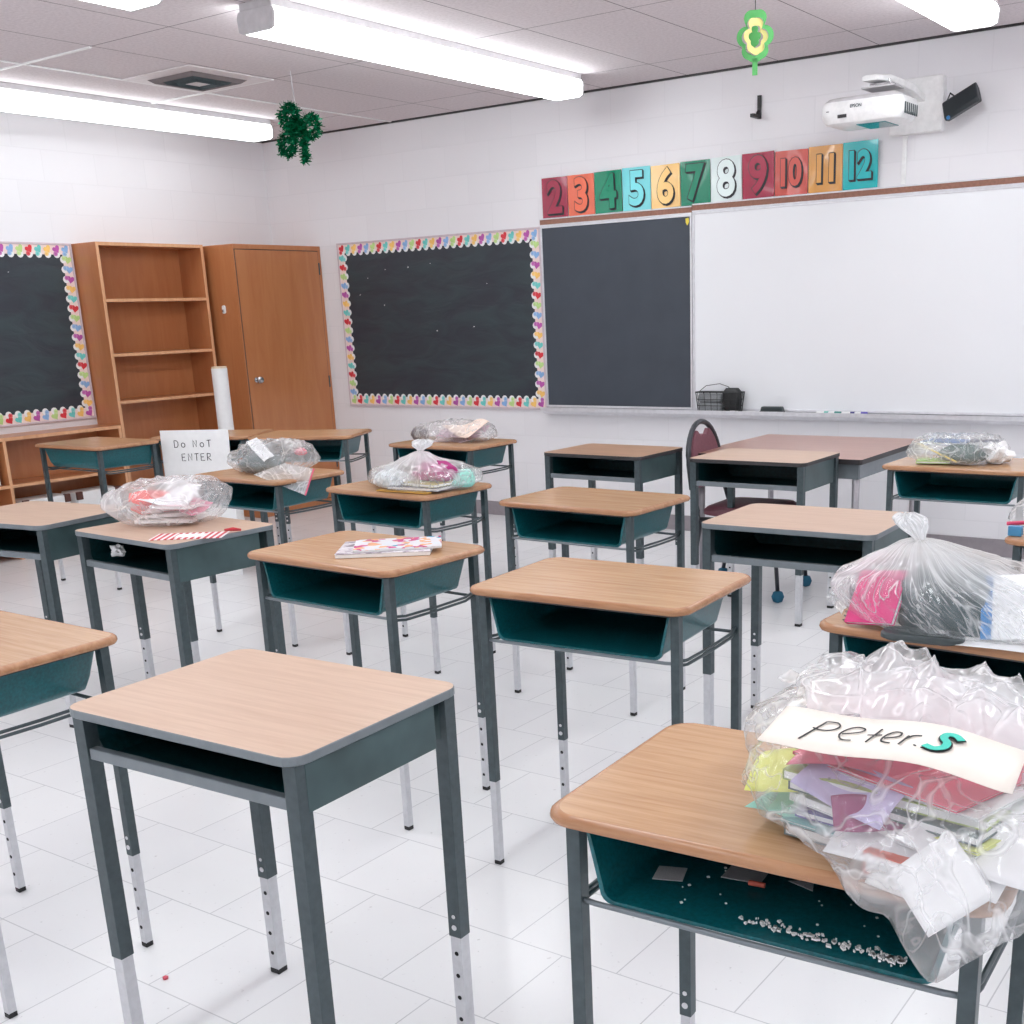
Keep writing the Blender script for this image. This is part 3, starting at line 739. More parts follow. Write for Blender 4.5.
def clover(sc, dy, th, mm, ring=0):
    """four rounded leaves, taller than wide"""
    pts = []; n = 96; C4 = ((0, .058, .036), (0, -.05, .036), (-.036, .004, .036), (.036, .004, .036), (-.022, -.045, .03), (.022, -.045, .03), (-.016, .066, .028), (.016, .066, .028))
    for q in range(n):
        t = 2*PI*q/n; d = (math.cos(t), math.sin(t)); best = .03
        for cx, cz, rr in C4:
            bq = cx*d[0]+cz*d[1]; disc_ = bq*bq-(cx*cx+cz*cz-rr*rr)
            if disc_ > 0: best = max(best, bq+disc_**.5)
        pts.append((sc*best*d[0]*1.08, sc*best*d[1]*1.12))
    if ring:
        inn = [(x*ring, z*ring) for x, z in pts]
        return MB().loft([[(x, dy, z) for x, z in pts], [(x, dy-th, z) for x, z in pts], [(x, dy-th, z) for x, z in inn], [(x, dy, z) for x, z in inn], [(x, dy, z) for x, z in pts]], mm, False, False)
    return MB().loft([[(x, dy, z) for x, z in pts], [(x, dy-th, z) for x, z in pts]], mm)
g1 = plain('leaf_green_card', (84, 168, 92), .6); g2 = plain('pale_yellow_card', (205, 192, 120), .6)
a = clover(1.0, 0, .003, g1, .72); a.box(-.011, .011, -.003, 0, -.145, -.08, g1); a.build('outer_clover', gs, rot=(0, 0, 0))
clover(.70, -.004, .003, g2, .6).build('middle_clover', gs, rot=(0, 0, .5))
clover(.40, -.008, .003, g1).build('inner_clover', gs, rot=(0, 0, -.4))
MB().tube([(0, 0, .05), (0, 0, .295)], .0018, M['black'], 6).build('hanging_string', gs)

# ------------------------------------------------------------------ teacher table and chairs
tt = thing('teacher_table', 'reddish-brown square teacher table with grey steel legs below the whiteboard', 'table', (-2.575, 5.99, 0))
mw = wood('reddish_walnut_laminate', (176, 132, 116), (158, 112, 98), .28)
MB().loft([[(x, y, z) for x, y in rrect(.95, .96, .012, 3)] for z in (.715, .74)], M['edgeDark'], cap1=mw).build('tabletop', tt, .001)
m = MB()
for a in ((-.45, .45, -.452, -.44), (-.45, .45, .44, .452), (-.452, -.44, -.44, .44), (.44, .452, -.44, .44)): m.box(a[0], a[1], a[2], a[3], .64, .714, M['edgeGrey'])
m.build('apron', tt)
for sx in (-1, 1):
    for sy in (-1, 1): MB().tube([(sx*.43, sy*.43, .02), (sx*.43, sy*.43, .714)], [.014, .021], plain('warm_grey_leg', (172, 168, 174), .35, .3)).build('leg', tt, smooth=True)

def chair(label, loc, rz, group=None):
    """faces +X"""
    r = thing('stacking_chair', label, 'chair', loc, rz, group)
    a = rrect(.42, .43, .09, 6)
    MB().loft([[(x, y, z) for x, y in l] for l, z in ((off(a, .03), .425), (a, .435), (a, .455), (off(a, .02), .472), (off(a, .07), .478))], M['maroon']).build('seat', r, smooth=True, shade_angle=.9)
    # back pad: arch with a small handle cut
    pts = [(-.19, .56)]+[(-.19*math.cos(t), .69+.205*math.sin(t)) for t in [PI*q/14 for q in range(15)]]+[(.19, .56)]
    m = MB(); inn = [(y*.95, .56+(z-.56)*(.94-(.13 if abs(y) < .055 else 0))) for y, z in pts]
    m.loft([[(-.235-.12*(z-.5), y*.92, z) for y, z in inn], [(-.265-.12*(z-.5), y*.92, z) for y, z in inn]], M['maroon']); m.build('backrest', r, .006)
    fr = plain('dark_chair_frame', (62, 64, 70), .4, .3)
    m = MB(); m.tube([(-.25-.12*(z-.5), y, z) for y, z in pts], .014, fr, 8); m.build('back_frame', r, smooth=True)
    for s in (-1, 1):
        MB().tube([(-.255, s*.19, .57), (-.22, s*.195, .45), (-.20, s*.20, .40), (-.26, s*.21, .045)], .011, fr).build('leg', r, smooth=True)
        MB().tube([(-.20, s*.20, .41), (.17, s*.19, .425), (.205, s*.195, .40), (.235, s*.20, .045)], .011, fr).build('leg', r, smooth=True)
        for xx in (-.26, .235):
            MB().lathe((xx, s*(.21 if xx < 0 else .20), 0), [(.008, .002), (.024, .008), (.033, .033), (.024, .058), (.008, .064)], plain('teal_ball', (20, 92, 120), .7), 14).build('ball_foot', r, smooth=True)
    return r
chair('maroon stacking chair with teal ball feet pushed in at the teacher table', (-2.74, 5.62, 0), .05)

# ------------------------------------------------------------------ things on the tray
bk = thing('wire_basket', 'black wire basket with handle on the tray, holding grey cloths and a black pouch', 'basket', (-3.635, 6.975, .8172))
m = MB(); z0, z1 = .004, .125
def rim(z, s): return [(x*s, y*s*.9, z) for x, y in rrect(.33, .09, .02, 3)]
for z, s in ((z0, .9), (.04, .93), (.08, .965), (z1, 1)): p = rim(z, s); m.tube(p+[p[0]], .0022 if z < z1 else .004, M['black'], 6)
b0, b1 = rim(z0, .9), rim(z1, 1)
for i in range(0, len(b0)): m.tube([b0[i], b1[i]], .0018, M['black'], 5)
for i in range(-3, 4): x = i*.048; m.tube([(x*.9, -.036, z0), (x, -.0405, z1)], .0018, M['black'], 5); m.tube([(x*.9, .036, z0), (x, .0405, z1)], .0018, M['black'], 5)
m.build('wire_body', bk)
MB().tube([(-.155, 0, .125), (-.10, 0, .165), (0, 0, .178), (.06, 0, .16), (.1, 0, .125)], .0025, M['black'], 6).build('handle', bk, smooth=True)
gc = plain('grey_felt', (138, 141, 144), .9, 0, .15, 120)
for z, l in ((.006, 'grey folded felt cloth lowest in the black wire basket'), (.062, 'grey folded felt cloth upper one in the black wire basket')):
    tag(MB().loft([[(x, y, zz) for x, y in rrect(.17*s, .058*s, .02)] for zz, s in ((0, .9), (.01, 1), (.042, 1), (.052, .9))], gc).build('folded_cloth', smooth=True, loc=(-3.70, 6.975, .8172+z)), l, 'cloth')
tag(MB().loft([[(x, y, zz) for x, y in rrect(.12*s, .056*s, .015)] for zz, s in ((0, .8), (.01, .9), (.12, 1), (.145, .7))], M['black']).build('black_pouch', smooth=True, loc=(-3.545, 6.975, .824)), 'black pouch in the wire basket on the tray', 'pouch')
er = thing('board_eraser', 'dark whiteboard eraser lying on the tray beside the wire basket', 'eraser', (-3.262, 6.975, .8175), .08)
MB().box(-.075, .075, -.026, .026, 0, .012, plain('grey_felt_pad', (90, 92, 96), .9)).build('felt_pad', er)
MB().loft([[(x, y, z) for x, y in rrect(.15*s, .052*s, .012)] for z, s in ((.012, 1), (.038, .92))], plain('dark_green_eraser', (40, 52, 54), .5)).build('grip', er, .004)
for k, (x, c, l) in enumerate(((-2.92, (120, 190, 180), 'white marker with pale teal cap on the tray'), (-2.85, (60, 140, 130), 'white marker with green cap on the tray'), (-2.75, (60, 60, 120), 'white marker with dark blue cap on the tray'), (-2.68, (90, 80, 170), 'white marker with violet cap, farthest along the tray'))):
    r = thing('dry_erase_marker', l, 'marker', (x, 6.972, .8255), .12*(-1)**k, 'markers on the tray')
    MB().cyl((-.04, 0, 0), .008, .05, M['paper'], 'X', 12).build('barrel', r); MB().cyl((.01, 0, 0), .0085, .04, plain('cap_%d' % k, c, .4), 'X', 12).build('cap', r)
for x, l in ((-3.52, 'short white chalk stick below the wire basket'), (-3.40, 'white chalk stick between basket and eraser')):
    tag(MB().cyl((-.03, 0, .005), .005, .06, M['paper'], 'X', 10).build('chalk_stick', loc=(x, 6.952, .8175)), l, 'chalk')

# ------------------------------------------------------------------ handwriting helper: flat ribbons in a plane
def smooth_pts(pts, n=5):
    if len(pts) < 3: return pts
    P = [Vector(p) for p in pts]; out = []
    for k in range(len(P)-1):
        a, b, c, d = P[max(0, k-1)], P[k], P[k+1], P[min(len(P)-1, k+2)]
        for q in range(n):
            t = q/n; out.append(tuple(.5*((2*b)+(-a+c)*t+(2*a-5*b+4*c-d)*t*t+(-a+3*b-3*c+d)*t**3)))
    return out+[tuple(P[-1])]
def ribbon(m, pts, w, mt, frame, th=.0008):
    """pts 2-D polyline; frame maps (u, v, d) to a point"""
    P = [Vector(p) for p in pts]; L = []
    for k, p in enumerate(P):
        d = (P[min(k+1, len(P)-1)]-P[max(k-1, 0)]); d.normalize(); n = Vector((-d.y, d.x))*w/2
        L.append((p+n, p-n))
    loops = [[frame(a.x, a.y, .0004), frame(b.x, b.y, .0004), frame(b.x, b.y, .0004+th), frame(a.x, a.y, .0004+th)] for a, b in L]
    m.loft(loops, mt)
def arc(cx, cy, rx, ry, a0, a1, n=12): return [(cx+rx*math.cos(math.radians(a0+(a1-a0)*k/n)), cy+ry*math.sin(math.radians(a0+(a1-a0)*k/n))) for k in range(n+1)]

# DO NOT ENTER board leaning on the hidden corner desk
sg = thing('notice_board', 'white poster board hand-lettered DO NOT ENTER leaning on the corner desk', 'sign', (-5.882, 4.555, 0), 0)
sg.rotation_euler = (-.03, 0, math.radians(26))
MB().box(-.215, .215, -.003, .003, 0, .875, M['paper']).build('poster_board', sg, .001)
G = {'D': [[(0, 0), (0, 1)], [(0, 1), (.35, 1), (.62, .75), (.62, .3), (.4, 0), (-.05, 0)]], 'O': [arc(.3, .5, .3, .5, 80, 440, 14)],
     'o': [arc(.3, .32, .3, .32, 80, 440, 14)],
     'N': [[(0, 0), (.02, 1), (.55, .05), (.58, 1)]], 'T': [[(0, .95), (.65, 1)], [(.33, .98), (.3, 0)]], 'E': [[(.55, .98), (.02, .95), (0, 0), (.58, .02)], [(.02, .5), (.45, .52)]],
     'R': [[(0, 0), (.03, 1)], [(.03, 1), (.5, .95), (.52, .6), (.05, .48), (.6, 0)]]}
m = MB(); fr_ = lambda u, v, d: (u, -.004-d, v)
def write(word, x, z, s, gap):
    for ch in word:
        h = s*.8 if ch.islower() else s
        if ch != ' ':
            for st_ in G[ch]: ribbon(m, [(x+p[0]*s*.95, z+p[1]*s) for p in st_], .0042, M['ink'], fr_)
        x += gap if ch != ' ' else gap*.7
write('Do NoT', -.130, .775, .040, .044); write('ENTER', -.09, .695, .042, .040)
m.build('lettering', sg)

# ------------------------------------------------------------------ paper goods
def book(name, label, cat, loc, rot, w, d, h, col, pages=True, group=None, roll=(0, 0)):
    r = thing(name, label, cat, loc, 0, group); r.rotation_euler = (roll[0], roll[1], rot)
    cm = plain(name+'_cover', col, .35, 0, .12, 18)
    t = min(.0015, h*.2)
    m = MB(); m.box(-w/2, w/2, -d/2, d/2, 0, t, cm); m.box(-w/2, w/2, -d/2, d/2, h-t, h, cm); m.box(-w/2, -w/2+t, -d/2, d/2, t, h-t, cm)
    m.build('cover', r)
    MB().box(-w/2+t, w/2-.002, -d/2+.002, d/2-.002, t, h-t, M['paper']).build('pages', r)
    return r
def sheet(name, label, cat, loc, rot, w, d, col, curl=.01, seed=0, rough=.6, group=None, m=None):
    mm = m or plain(name+'_stock', col, rough, 0, .03)
    nx, ny = 10, 8; vs = []; fs = []
    for j in range(ny+1):
        for i in range(nx+1):
            u, v = i/nx-.5, j/ny-.5
            z = curl*(math.sin(u*4+seed)*math.cos(v*3+seed*2)+.5*u*v*4)
            vs.append((u*w, v*d, z))
    for j in range(ny):
        for i in range(nx): a = j*(nx+1)+i; fs.append((a, a+1, a+nx+2, a+nx+1))
    b = MB(); b.add(vs, fs, mm)
    o = b.build(name, smooth=True, loc=loc); o.rotation_euler = rot
    s = o.modifiers.new('thickness', 'SOLIDIFY'); s.thickness = .0007
    return tag(o, label, cat, group)

# magazines on the middle desk
def cover_mat(name, cols, scale):
    m, nt, b = mat(name); tc = N(nt, 'ShaderNodeTexCoord'); vo = N(nt, 'ShaderNodeTexVoronoi', i_Scale=scale, i_Randomness=1)
    nt.links.new(tc.outputs['Object'], vo.inputs['Vector'])
    r = ramp(nt, vo.outputs['Color'], [(i/(len(cols)-1), lin(c)) for i, c in enumerate(cols)]); r.color_ramp.interpolation = 'CONSTANT'
    nt.links.new(r.outputs[0], b.inputs['Base Color']); b.inputs['Roughness'].default_value = .2
    return m
mg = thing('magazine', 'lower grey-and-white glossy magazine on the middle desk', 'magazine', (-2.475, 2.575, .8005)); mg.rotation_euler = (0, 0, .62)
MB().box(-.14, .14, -.10, .10, 0, .012, M['paper']).build('pages', mg, .002)
MB().box(-.141, .141, -.101, .101, .012, .0135, cover_mat('grey_cover', [(150, 140, 150), (225, 220, 226), (196, 188, 198), (235, 232, 236), (120, 112, 126)], 60)).build('front_cover', mg)
mg = thing('magazine', 'upper colourful magazine with pink, orange and teal print on the middle desk', 'magazine', (-2.45, 2.60, .8145)); mg.rotation_euler = (0, 0, .72)
MB().box(-.13, .13, -.085, .085, 0, .006, M['paper']).build('pages', mg, .002)
MB().box(-.131, .131, -.086, .086, .006, .0072, cover_mat('pink_cover', [(240, 236, 240), (236, 238, 244), (205, 70, 130), (240, 236, 240), (245, 180, 130), (235, 240, 245), (60, 160, 190), (240, 240, 240)], 48)).build('front_cover', mg)

# striped card and red toy beside the bag with red papers
def stripe():
    m, nt, b = mat('red_white_stripes'); tc = N(nt, 'ShaderNodeTexCoord'); w = N(nt, 'ShaderNodeTexWave', i_Scale=14, i_Distortion=0); w.bands_direction = 'X'
    nt.links.new(tc.outputs['Object'], w.inputs['Vector']); r = ramp(nt, w.outputs['Fac'], [(.5, lin((200, 40, 60))), (.52, lin((244, 236, 238)))]); r.color_ramp.interpolation = 'CONSTANT'
    nt.links.new(r.outputs[0], b.inputs['Base Color']); return m
cd = thing('gift_card', 'red and white striped card with a blank white label beside the puffy bag', 'card', (-3.42, 2.585, .7705)); cd.rotation_euler = (0, 0, .62)
MB().box(-.125, .125, -.06, .06, 0, .002, stripe()).build('striped_card', cd)
MB().box(-.045, .05, -.03, .03, .002, .003, M['paper']).build('blank_label', cd)
tag(MB().tube([(-.03, 0, .008), (0, .004, .01), (.03, 0, .008)], [.004, .007, .004], plain('red_bow', (190, 40, 50), .4), 8).build('hair_bow', smooth=True, loc=(-3.33, 2.70, .772), rot=(0, 0, .5)), 'small red bow lying on the striped card desk', 'bow')
# crumpled paper inside that desk
def blob(name, label, cat, loc, s, m_, seed=0, amp=.25, parent=None, n=14, smooth=False):
    bm = bmesh.new(); bmesh.ops.create_icosphere(bm, subdivisions=3, radius=1)
    for v in bm.verts:
        k = 1+amp*(noise.noise(v.co*1.9+Vector((seed, 0, 0)))*1.4+noise.noise(v.co*4+Vector((seed, 5, 0)))*.6)
        v.co = Vector((v.co.x*s[0], v.co.y*s[1], max(-1, v.co.z)*s[2]))*k
        if v.co.z < -s[2]*.75: v.co.z = -s[2]*.75
    me = bpy.data.meshes.new(name); bm.to_mesh(me); bm.free(); me.materials.append(m_)
    for p in me.polygons: p.use_smooth = smooth
    o = bpy.data.objects.new(name, me); C.objects.link(o); o.location = (loc[0], loc[1], loc[2]+s[2]*.75)
    if parent: o.parent = parent
    return tag(o, label, cat) if label else o
blob('paper_wad', 'crumpled white paper stuffed in the box of the metal desk with red papers', 'paper wad', (-3.80, 2.55, .675), (.035, .02, .022), M['paper'], 3, .5)

# ------------------------------------------------------------------ plastic bags
def interp_ring(pts, c, n):
    """outline points (x, y, z) around c -> n samples by azimuth"""
    A = sorted(((math.atan2(p[1]-c[1], p[0]-c[0]), math.hypot(p[0]-c[0], p[1]-c[1]), p[2]) for p in pts))
    A = [(A[-1][0]-2*PI, A[-1][1], A[-1][2])]+A+[(A[0][0]+2*PI, A[0][1], A[0][2])]
    out = []
    for j in range(n):
        t = -PI+2*PI*j/n
        for k in range(len(A)-1):
            if A[k][0] <= t <= A[k+1][0]:
                f = (t-A[k][0])/max(1e-6, A[k+1][0]-A[k][0]); f = f*f*(3-2*f)
                out.append((t, A[k][1]*(1-f)+A[k+1][1]*f, A[k][2]*(1-f)+A[k+1][2]*f)); break
    return out
def crease(p, f, seed):
    a = noise.noise(p*f+Vector((seed, seed*.7, 0))); b = noise.noise(p*f*2.3+Vector((0, seed, 3)))
    return .9-1.6*abs(a)-.7*abs(b)
def film_attrs(o, fc=None, fold=None):
    me = o.data; n = len(me.vertices)
    fc = fc or [tuple(v.co) for v in me.vertices]; fold = fold or [0]*n
    me.attributes.new('fc', 'FLOAT_VECTOR', 'POINT').data.foreach_set('vector', [q for p in fc for q in p])
    me.attributes.new('fold', 'FLOAT', 'POINT').data.foreach_set('value', fold)
def bag(label, c, ring, ztop, zbot, mt, seed=1, amp=.012, freq=14, knot=None, floor=None, n=128, nv=34, flat=.55, group='plastic bags of school things', name='plastic_bag', pleat=.0, cat='plastic bag'):
    r = thing(name, label, cat, (c[0], c[1], zbot), 0, group)
    R = interp_ring(ring, c, n); loops = []; fc = []; fold = []
    KX = 3.2 if knot else 1
    V0 = Vector((c[0], c[1], zbot))
    kx, ky = (knot[0], knot[1]) if knot else (c[0], c[1])
    def displaced(p, nrm, a):
        k = crease(p, freq, seed)
        return p + nrm*(a*(k-.4)*1.5) + nrm*(a*1.5*noise.noise(p*freq*.45+Vector((seed, 0, 0))))
    # bottom
    for i in range(1, 7):
        s = (i/7)**.7
        loops.append([displaced(Vector((c[0]+rr*s*.97*math.cos(t), c[1]+rr*s*.97*math.sin(t), zbot*(1-s**6)+(z*s**6))), Vector((math.cos(t), math.sin(t), 0)), amp*.3*s) for t, rr, z in R])
        fc += [(.25*math.cos(t), .25*math.sin(t), .4+s*.1) if knot else tuple(loops[-1][q]) for q, (t, rr, z) in enumerate(R)]; fold += [0]*n
    for i in range(nv):
        e = i/(nv-1)*PI/2
        ca, sa = math.cos(e)**flat, math.sin(e)**.8
        lp_ = []
        for j, (t, rr, z) in enumerate(R):
            s = ca
            tx, ty = c[0]*(1-sa)+kx*sa, c[1]*(1-sa)+ky*sa
            pl = 1+pleat*sa*math.sin(j*2*PI/n*17+3*math.sin(j*2*PI/n*3+seed))*ca
            if knot:
                s2 = s*(1-.0*sa)
                zt = ztop+(knot[2]-ztop)*max(0, (sa-.45)/.55)**3
                s2 = max(s2, .0)
                q = max(0, (sa-.5)/.5); s2 = s2*(1-.62*q*q)+.0
                rad = max(rr*s2*pl, .012*(1+.3*math.sin(j*2*PI/n*7)))
            else: zt = ztop; rad = rr*s*pl
            p = Vector((tx+rad*math.cos(t), ty+rad*math.sin(t), z+(zt-z)*sa))
            lp_.append(displaced(p, Vector((math.cos(t)*ca, math.sin(t)*ca, sa)).normalized(), amp*(1-.75*(sa**6 if knot else 0))))
        loops.append(lp_)
        fc += [(.16*KX*math.cos(t), .16*KX*math.sin(t), .10*sa) if knot else tuple(lp_[q]) for q, (t, rr, z) in enumerate(R)]; fold += [(.8*max(0, (sa-.6)/.4)**1.5 if knot else 0)]*n
    if knot:   # neck and tuft
        x, y, z = knot[:3]; lean = Vector(knot[3]); tr_ = knot[4]
        for i in range(1, 13):
            f = i/12; rad = .011+(tr_-.011)*(math.sin(min(1, f*1.25)*PI/2)**2)*(1-.75*max(0, (f-.75)/.25)**2)
            cc = Vector((x, y, z))+lean*f
            loops.append([cc+Vector((rad*(1+.22*math.sin(j*2*PI/n*9+seed)+.12*math.sin(j*2*PI/n*23))*math.cos(t), rad*(1+.22*math.sin(j*2*PI/n*9+seed))*math.sin(t), .008*math.sin(j*2*PI/n*5)*f)) for j, (t, rr, zz) in enumerate(R)])
            fc += [(.5*math.cos(t), .5*math.sin(t), .1+.05*f) for t, rr, zz in R]; fold += [.85-.4*f]*n
    if floor:
        for lp_ in loops:
            for p in lp_:
                zf = floor(p.x, p.y)
                if zf is not None and p.z < zf: p.z = zf+.0008
    m = MB(); m.loft([[tuple(p-V0) for p in l] for l in loops], mt)
    film_attrs(m.build('bag_film', r, smooth=True), fc, fold)
    return r
def ell(cx, cy, rx, ry, z, rot=0, n=16, p=2.6, wob=.06, seed=0):
    out = []
    for k in range(n):
        t = 2*PI*k/n; s = 1/((abs(math.cos(t))**p+abs(math.sin(t))**p)**(1/p)); s *= 1+wob*math.sin(t*3+seed)+wob*.6*math.sin(5*t+seed*2)
        x, y = rx*s*math.cos(t), ry*s*math.sin(t)
        out.append((cx+x*math.cos(rot)-y*math.sin(rot), cy+x*math.sin(rot)+y*math.cos(rot), z))
    return out
def top_floor(z, x0, x1, y0, y1):
    return lambda x, y: z if (x0 < x < x1 and y0 < y < y1) else None
exec_bags = []

# --- big bag with the name strip, front right
ZT = .8005
ring = [(-.672, 1.39, .86), (-.715, 1.50, .87), (-.70, 1.61, .88), (-.56, 1.72, .88), (-.40, 1.70, .88), (-.25, 1.66, .87), (-.17, 1.50, .86), (-.19, 1.32, .85), (-.27, 1.20, .80), (-.345, 1.185, .735), (-.42, 1.20, .79), (-.51, 1.255, .83), (-.62, 1.295, .845)]
bag('clear bag stuffed with worksheets and a handwritten name strip, on the worn front desk', (-.44, 1.46), ring, .955, ZT, M['film'], 2, .014, 10, floor=top_floor(ZT, -.93, -.315, 1.262, 1.69), n=200, nv=44)
STK = [('workbook', (110, 122, 124), .30, .22, .016, 'grey workbook lowest in the stack inside the name-strip bag'),
       ('folder', (120, 176, 176), .30, .22, .004, 'teal folder low in the stack inside the name-strip bag'),
       ('workbook', (92, 84, 150), .27, .20, .010, 'violet-covered booklet inside the name-strip bag'),
       ('workbook', (232, 234, 236), .30, .22, .012, 'thick white booklet in the middle of the stack in the name-strip bag'),
       ('folder', (222, 228, 130), .30, .21, .004, 'lime yellow folder inside the name-strip bag'),
       ('workbook', (86, 104, 106), .29, .21, .012, 'slate grey booklet inside the name-strip bag'),
       ('workbook', (160, 178, 96), .30, .22, .014, 'olive green booklet inside the name-strip bag'),
       ('folder', (236, 240, 240), .30, .22, .004, 'white folder high in the stack in the name-strip bag'),
       ('folder', (226, 90, 120), .28, .20, .004, 'pink folder topmost of the stack in the name-strip bag')]
z = ZT+.004
for k, (nm, c, w, d, h, l) in enumerate(STK):
    book(nm, l, 'folder' if nm == 'folder' else 'booklet', (-.445+rnd.uniform(-.012, .012), 1.412+rnd.uniform(-.010, .010), z), -.22+rnd.uniform(-.13, .13), w*.92, d*.94, h, c); z += h+.003
sheet('paper_sheet', 'large white sheet sticking out sideways near the top of the name-strip bag', 'paper', (-.315, 1.335, .872), (.25, .10, -.1), .2, .17, (240, 240, 242), .010, 2)
sheet('paper_sheet', 'white sheet drooping towards the front edge in the name-strip bag', 'paper', (-.40, 1.285, .842), (.35, 0, -.12), .22, .08, (242, 242, 243), .008, 1)
sheet('folded_paper', 'white folded paper lying diamond-wise over the front corner in the name-strip bag', 'paper', (-.358, 1.232, .835), (1.0, .0, .80), .088, .088, (246, 246, 246), .002, 4).rotation_mode = 'ZYX'
sheet('folded_paper', 'second white folded paper tucked below the diamond-shaped one in the name-strip bag', 'paper', (-.405, 1.262, .815), (.5, 0, -.2), .09, .05, (238, 236, 234), .006, 3)
book('card_box', 'orange-red card packet at the front of the name-strip bag', 'packet', (-.42, 1.275, .808), -.2, .08, .035, .03, (214, 84, 52))
sheet('paper_sheet', 'lime yellow sheet poking out at the left of the stack in the name-strip bag', 'paper', (-.61, 1.40, .868), (.15, -.15, .2), .12, .12, (232, 236, 130), .012, 3)
sheet('paper_sheet', 'mint green sheet low at the left of the stack in the name-strip bag', 'paper', (-.60, 1.385, .838), (.2, -.1, .0), .11, .11, (150, 205, 190), .01, 6)
sheet('paper_sheet', 'pale lavender sheet fanned over the stack front in the name-strip bag', 'paper', (-.50, 1.315, .895), (.5, .1, -.3), .14, .07, (196, 186, 222), .012, 8)
sheet('paper_sheet', 'plum-coloured sheet corner at the stack front in the name-strip bag', 'paper', (-.47, 1.30, .872), (.6, 0, .5), .09, .05, (150, 60, 110), .008, 9)
sheet('paper_sheet', 'crumpled pink paper under the name strip in the bag', 'paper', (-.52, 1.40, .915), (.1, -.1, .1), .16, .14, (220, 110, 135), .014, 5)
sheet('paper_sheet', 'red printed paper behind the name strip in the bag', 'paper', (-.52, 1.55, .935), (-.1, 0, .2), .16, .07, (190, 50, 70), .012, 6)
# name strip
ns = thing('name_strip', 'cream paper strip handwritten in marker, lying across the bag in the right foreground', 'name strip', (-.457, 1.322, .966))
ns.rotation_euler = (.05, -.02, -.05)
nx = 24; vs = []; fs = []
def sz(u): return .008*math.cos((u)*1.1*PI)-.008+.004*math.sin(u*9)
for i in range(nx+1):
    u = i/nx-.5
    for v in (-.5, .5):
        vs.append((u*.318-v*.02, v*.125*(1 if abs(u) < .46 else .96), sz(u)))
for i in range(nx): fs.append((2*i, 2*i+2, 2*i+3, 2*i+1))
o = MB().add(vs, fs, plain('cream_sentence_strip', (246, 238, 228), .6, 0, .02)).build('paper_strip', ns, smooth=True)
s = o.modifiers.new('thickness', 'SOLIDIFY'); s.thickness = .0008
m = MB(); F = lambda u, v, d: (u, v, sz(u/.335)+.001+d)
S = .0325; SY = .046; pen = .0022; x0 = -.092
def st(pts, w=pen, mt=None, ox=0, oy=0):
    pts = smooth_pts(pts); ribbon(m, [(x0+ox+p[0]*S, oy+p[1]*SY-.018) for p in pts], w, mt or M['ink'], F)
st([(.05, -.45), (.28, 1.0)], ox=-.012); st([(.28, 1.0), (.7, 1.05), (.95, .8), (.8, .5), (.4, .38), (.05, .45)], ox=-.012)
st([(1.15, .35), (1.75, .62), (1.8, .85), (1.45, .95), (1.15, .7), (1.08, .3), (1.35, -.02), (1.75, -.02)], ox=-.006)
st([(2.25, .95), (2.18, -.05)]); st([(1.95, .45), (2.5, .52)])
st([(2.7, .3), (3.15, .5), (3.15, .75), (2.85, .8), (2.65, .5), (2.7, .1), (3.1, 0)])
st([(3.45, -.02), (3.5, .62)]); st([(3.48, .4), (3.65, .65), (3.95, .72)])
st([(4.02, .02), (4.06, .06)], .004)
tealm = plain('teal_marker', (70, 205, 185), .6)
spts = smooth_pts([(a_+.32, b_) for a_, b_ in ((5.05, .85), (4.75, 1.05), (4.45, 1.0), (4.45, .75), (4.7, .5), (4.72, .2), (4.45, .0), (4.05, .1))])
st(spts, .013, M['ink']);
m2 = MB(); ribbon(m2, [(x0+p[0]*S, p[1]*SY-.018) for p in spts], .0095, tealm, lambda u, v, d: (u, v, sz(u/.335)+.0028+d))
m.build('handwriting', ns); m2.build('teal_letter', ns)

# crumpled open mouth of that bag: two ruffled sheets of film
def ruffle(parent, base, rimp, mt, seed, amp=.02, n=90, nv=18, bulge=(0, .05, .02), fd=.5):
    fc = []; fold = []
    def cat_(pts, t):
        t *= len(pts)-1; k = min(int(t), len(pts)-2); f = t-k; f = f*f*(3-2*f)
        return Vector(pts[k]).lerp(Vector(pts[k+1]), f)
    vs = []; fs = []
    for j in range(nv+1):
        v = j/nv
        for i in range(n+1):
            u = i/n; a = cat_(base, u); b = cat_(rimp, u); p = a.lerp(b, v)+Vector(bulge)*math.sin(v*PI)
            w = amp*(.35+v)
            p += Vector((.3*w*math.sin(u*31+seed), w*math.sin(u*23+seed+2*v), .35*w*math.sin(u*41+seed*2)))
            p += Vector((0, w*(crease(p, 14, seed)-.3)*1.5, w*(crease(p, 9, seed+2)-.3)))
            vs.append(tuple(p-Vector(parent.location))); fc.append((u*.30, v*.10+.4*p.z, seed)); fold.append(fd*(1-v)**.7+(.55 if j == nv else .12*(j == nv-1)))
    for j in range(nv):
        for i in range(n): a = j*(n+1)+i; fs.append((a, a+1, a+n+2, a+n+1))
    o = MB().add(vs, fs, mt).build('bag_mouth', parent, smooth=True); film_attrs(o, fc, fold); return o
nb = [o for o in bpy.data.objects if o.name.startswith('plastic_bag') and o.parent is None][-1]
ruffle(nb, [(-.635, 1.44, .945), (-.55, 1.43, .957), (-.47, 1.42, .957), (-.40, 1.42, .952), (-.33, 1.42, .95), (-.20, 1.44, .92)],
       [(-.735, 1.58, .915), (-.655, 1.60, .968), (-.59, 1.60, .968), (-.552, 1.60, .992), (-.50, 1.60, .976), (-.468, 1.60, .945), (-.43, 1.60, .955), (-.395, 1.59, .932), (-.365, 1.58, .925), (-.22, 1.56, .90)], M['film3'], 1, .015, bulge=(0, .03, .025))
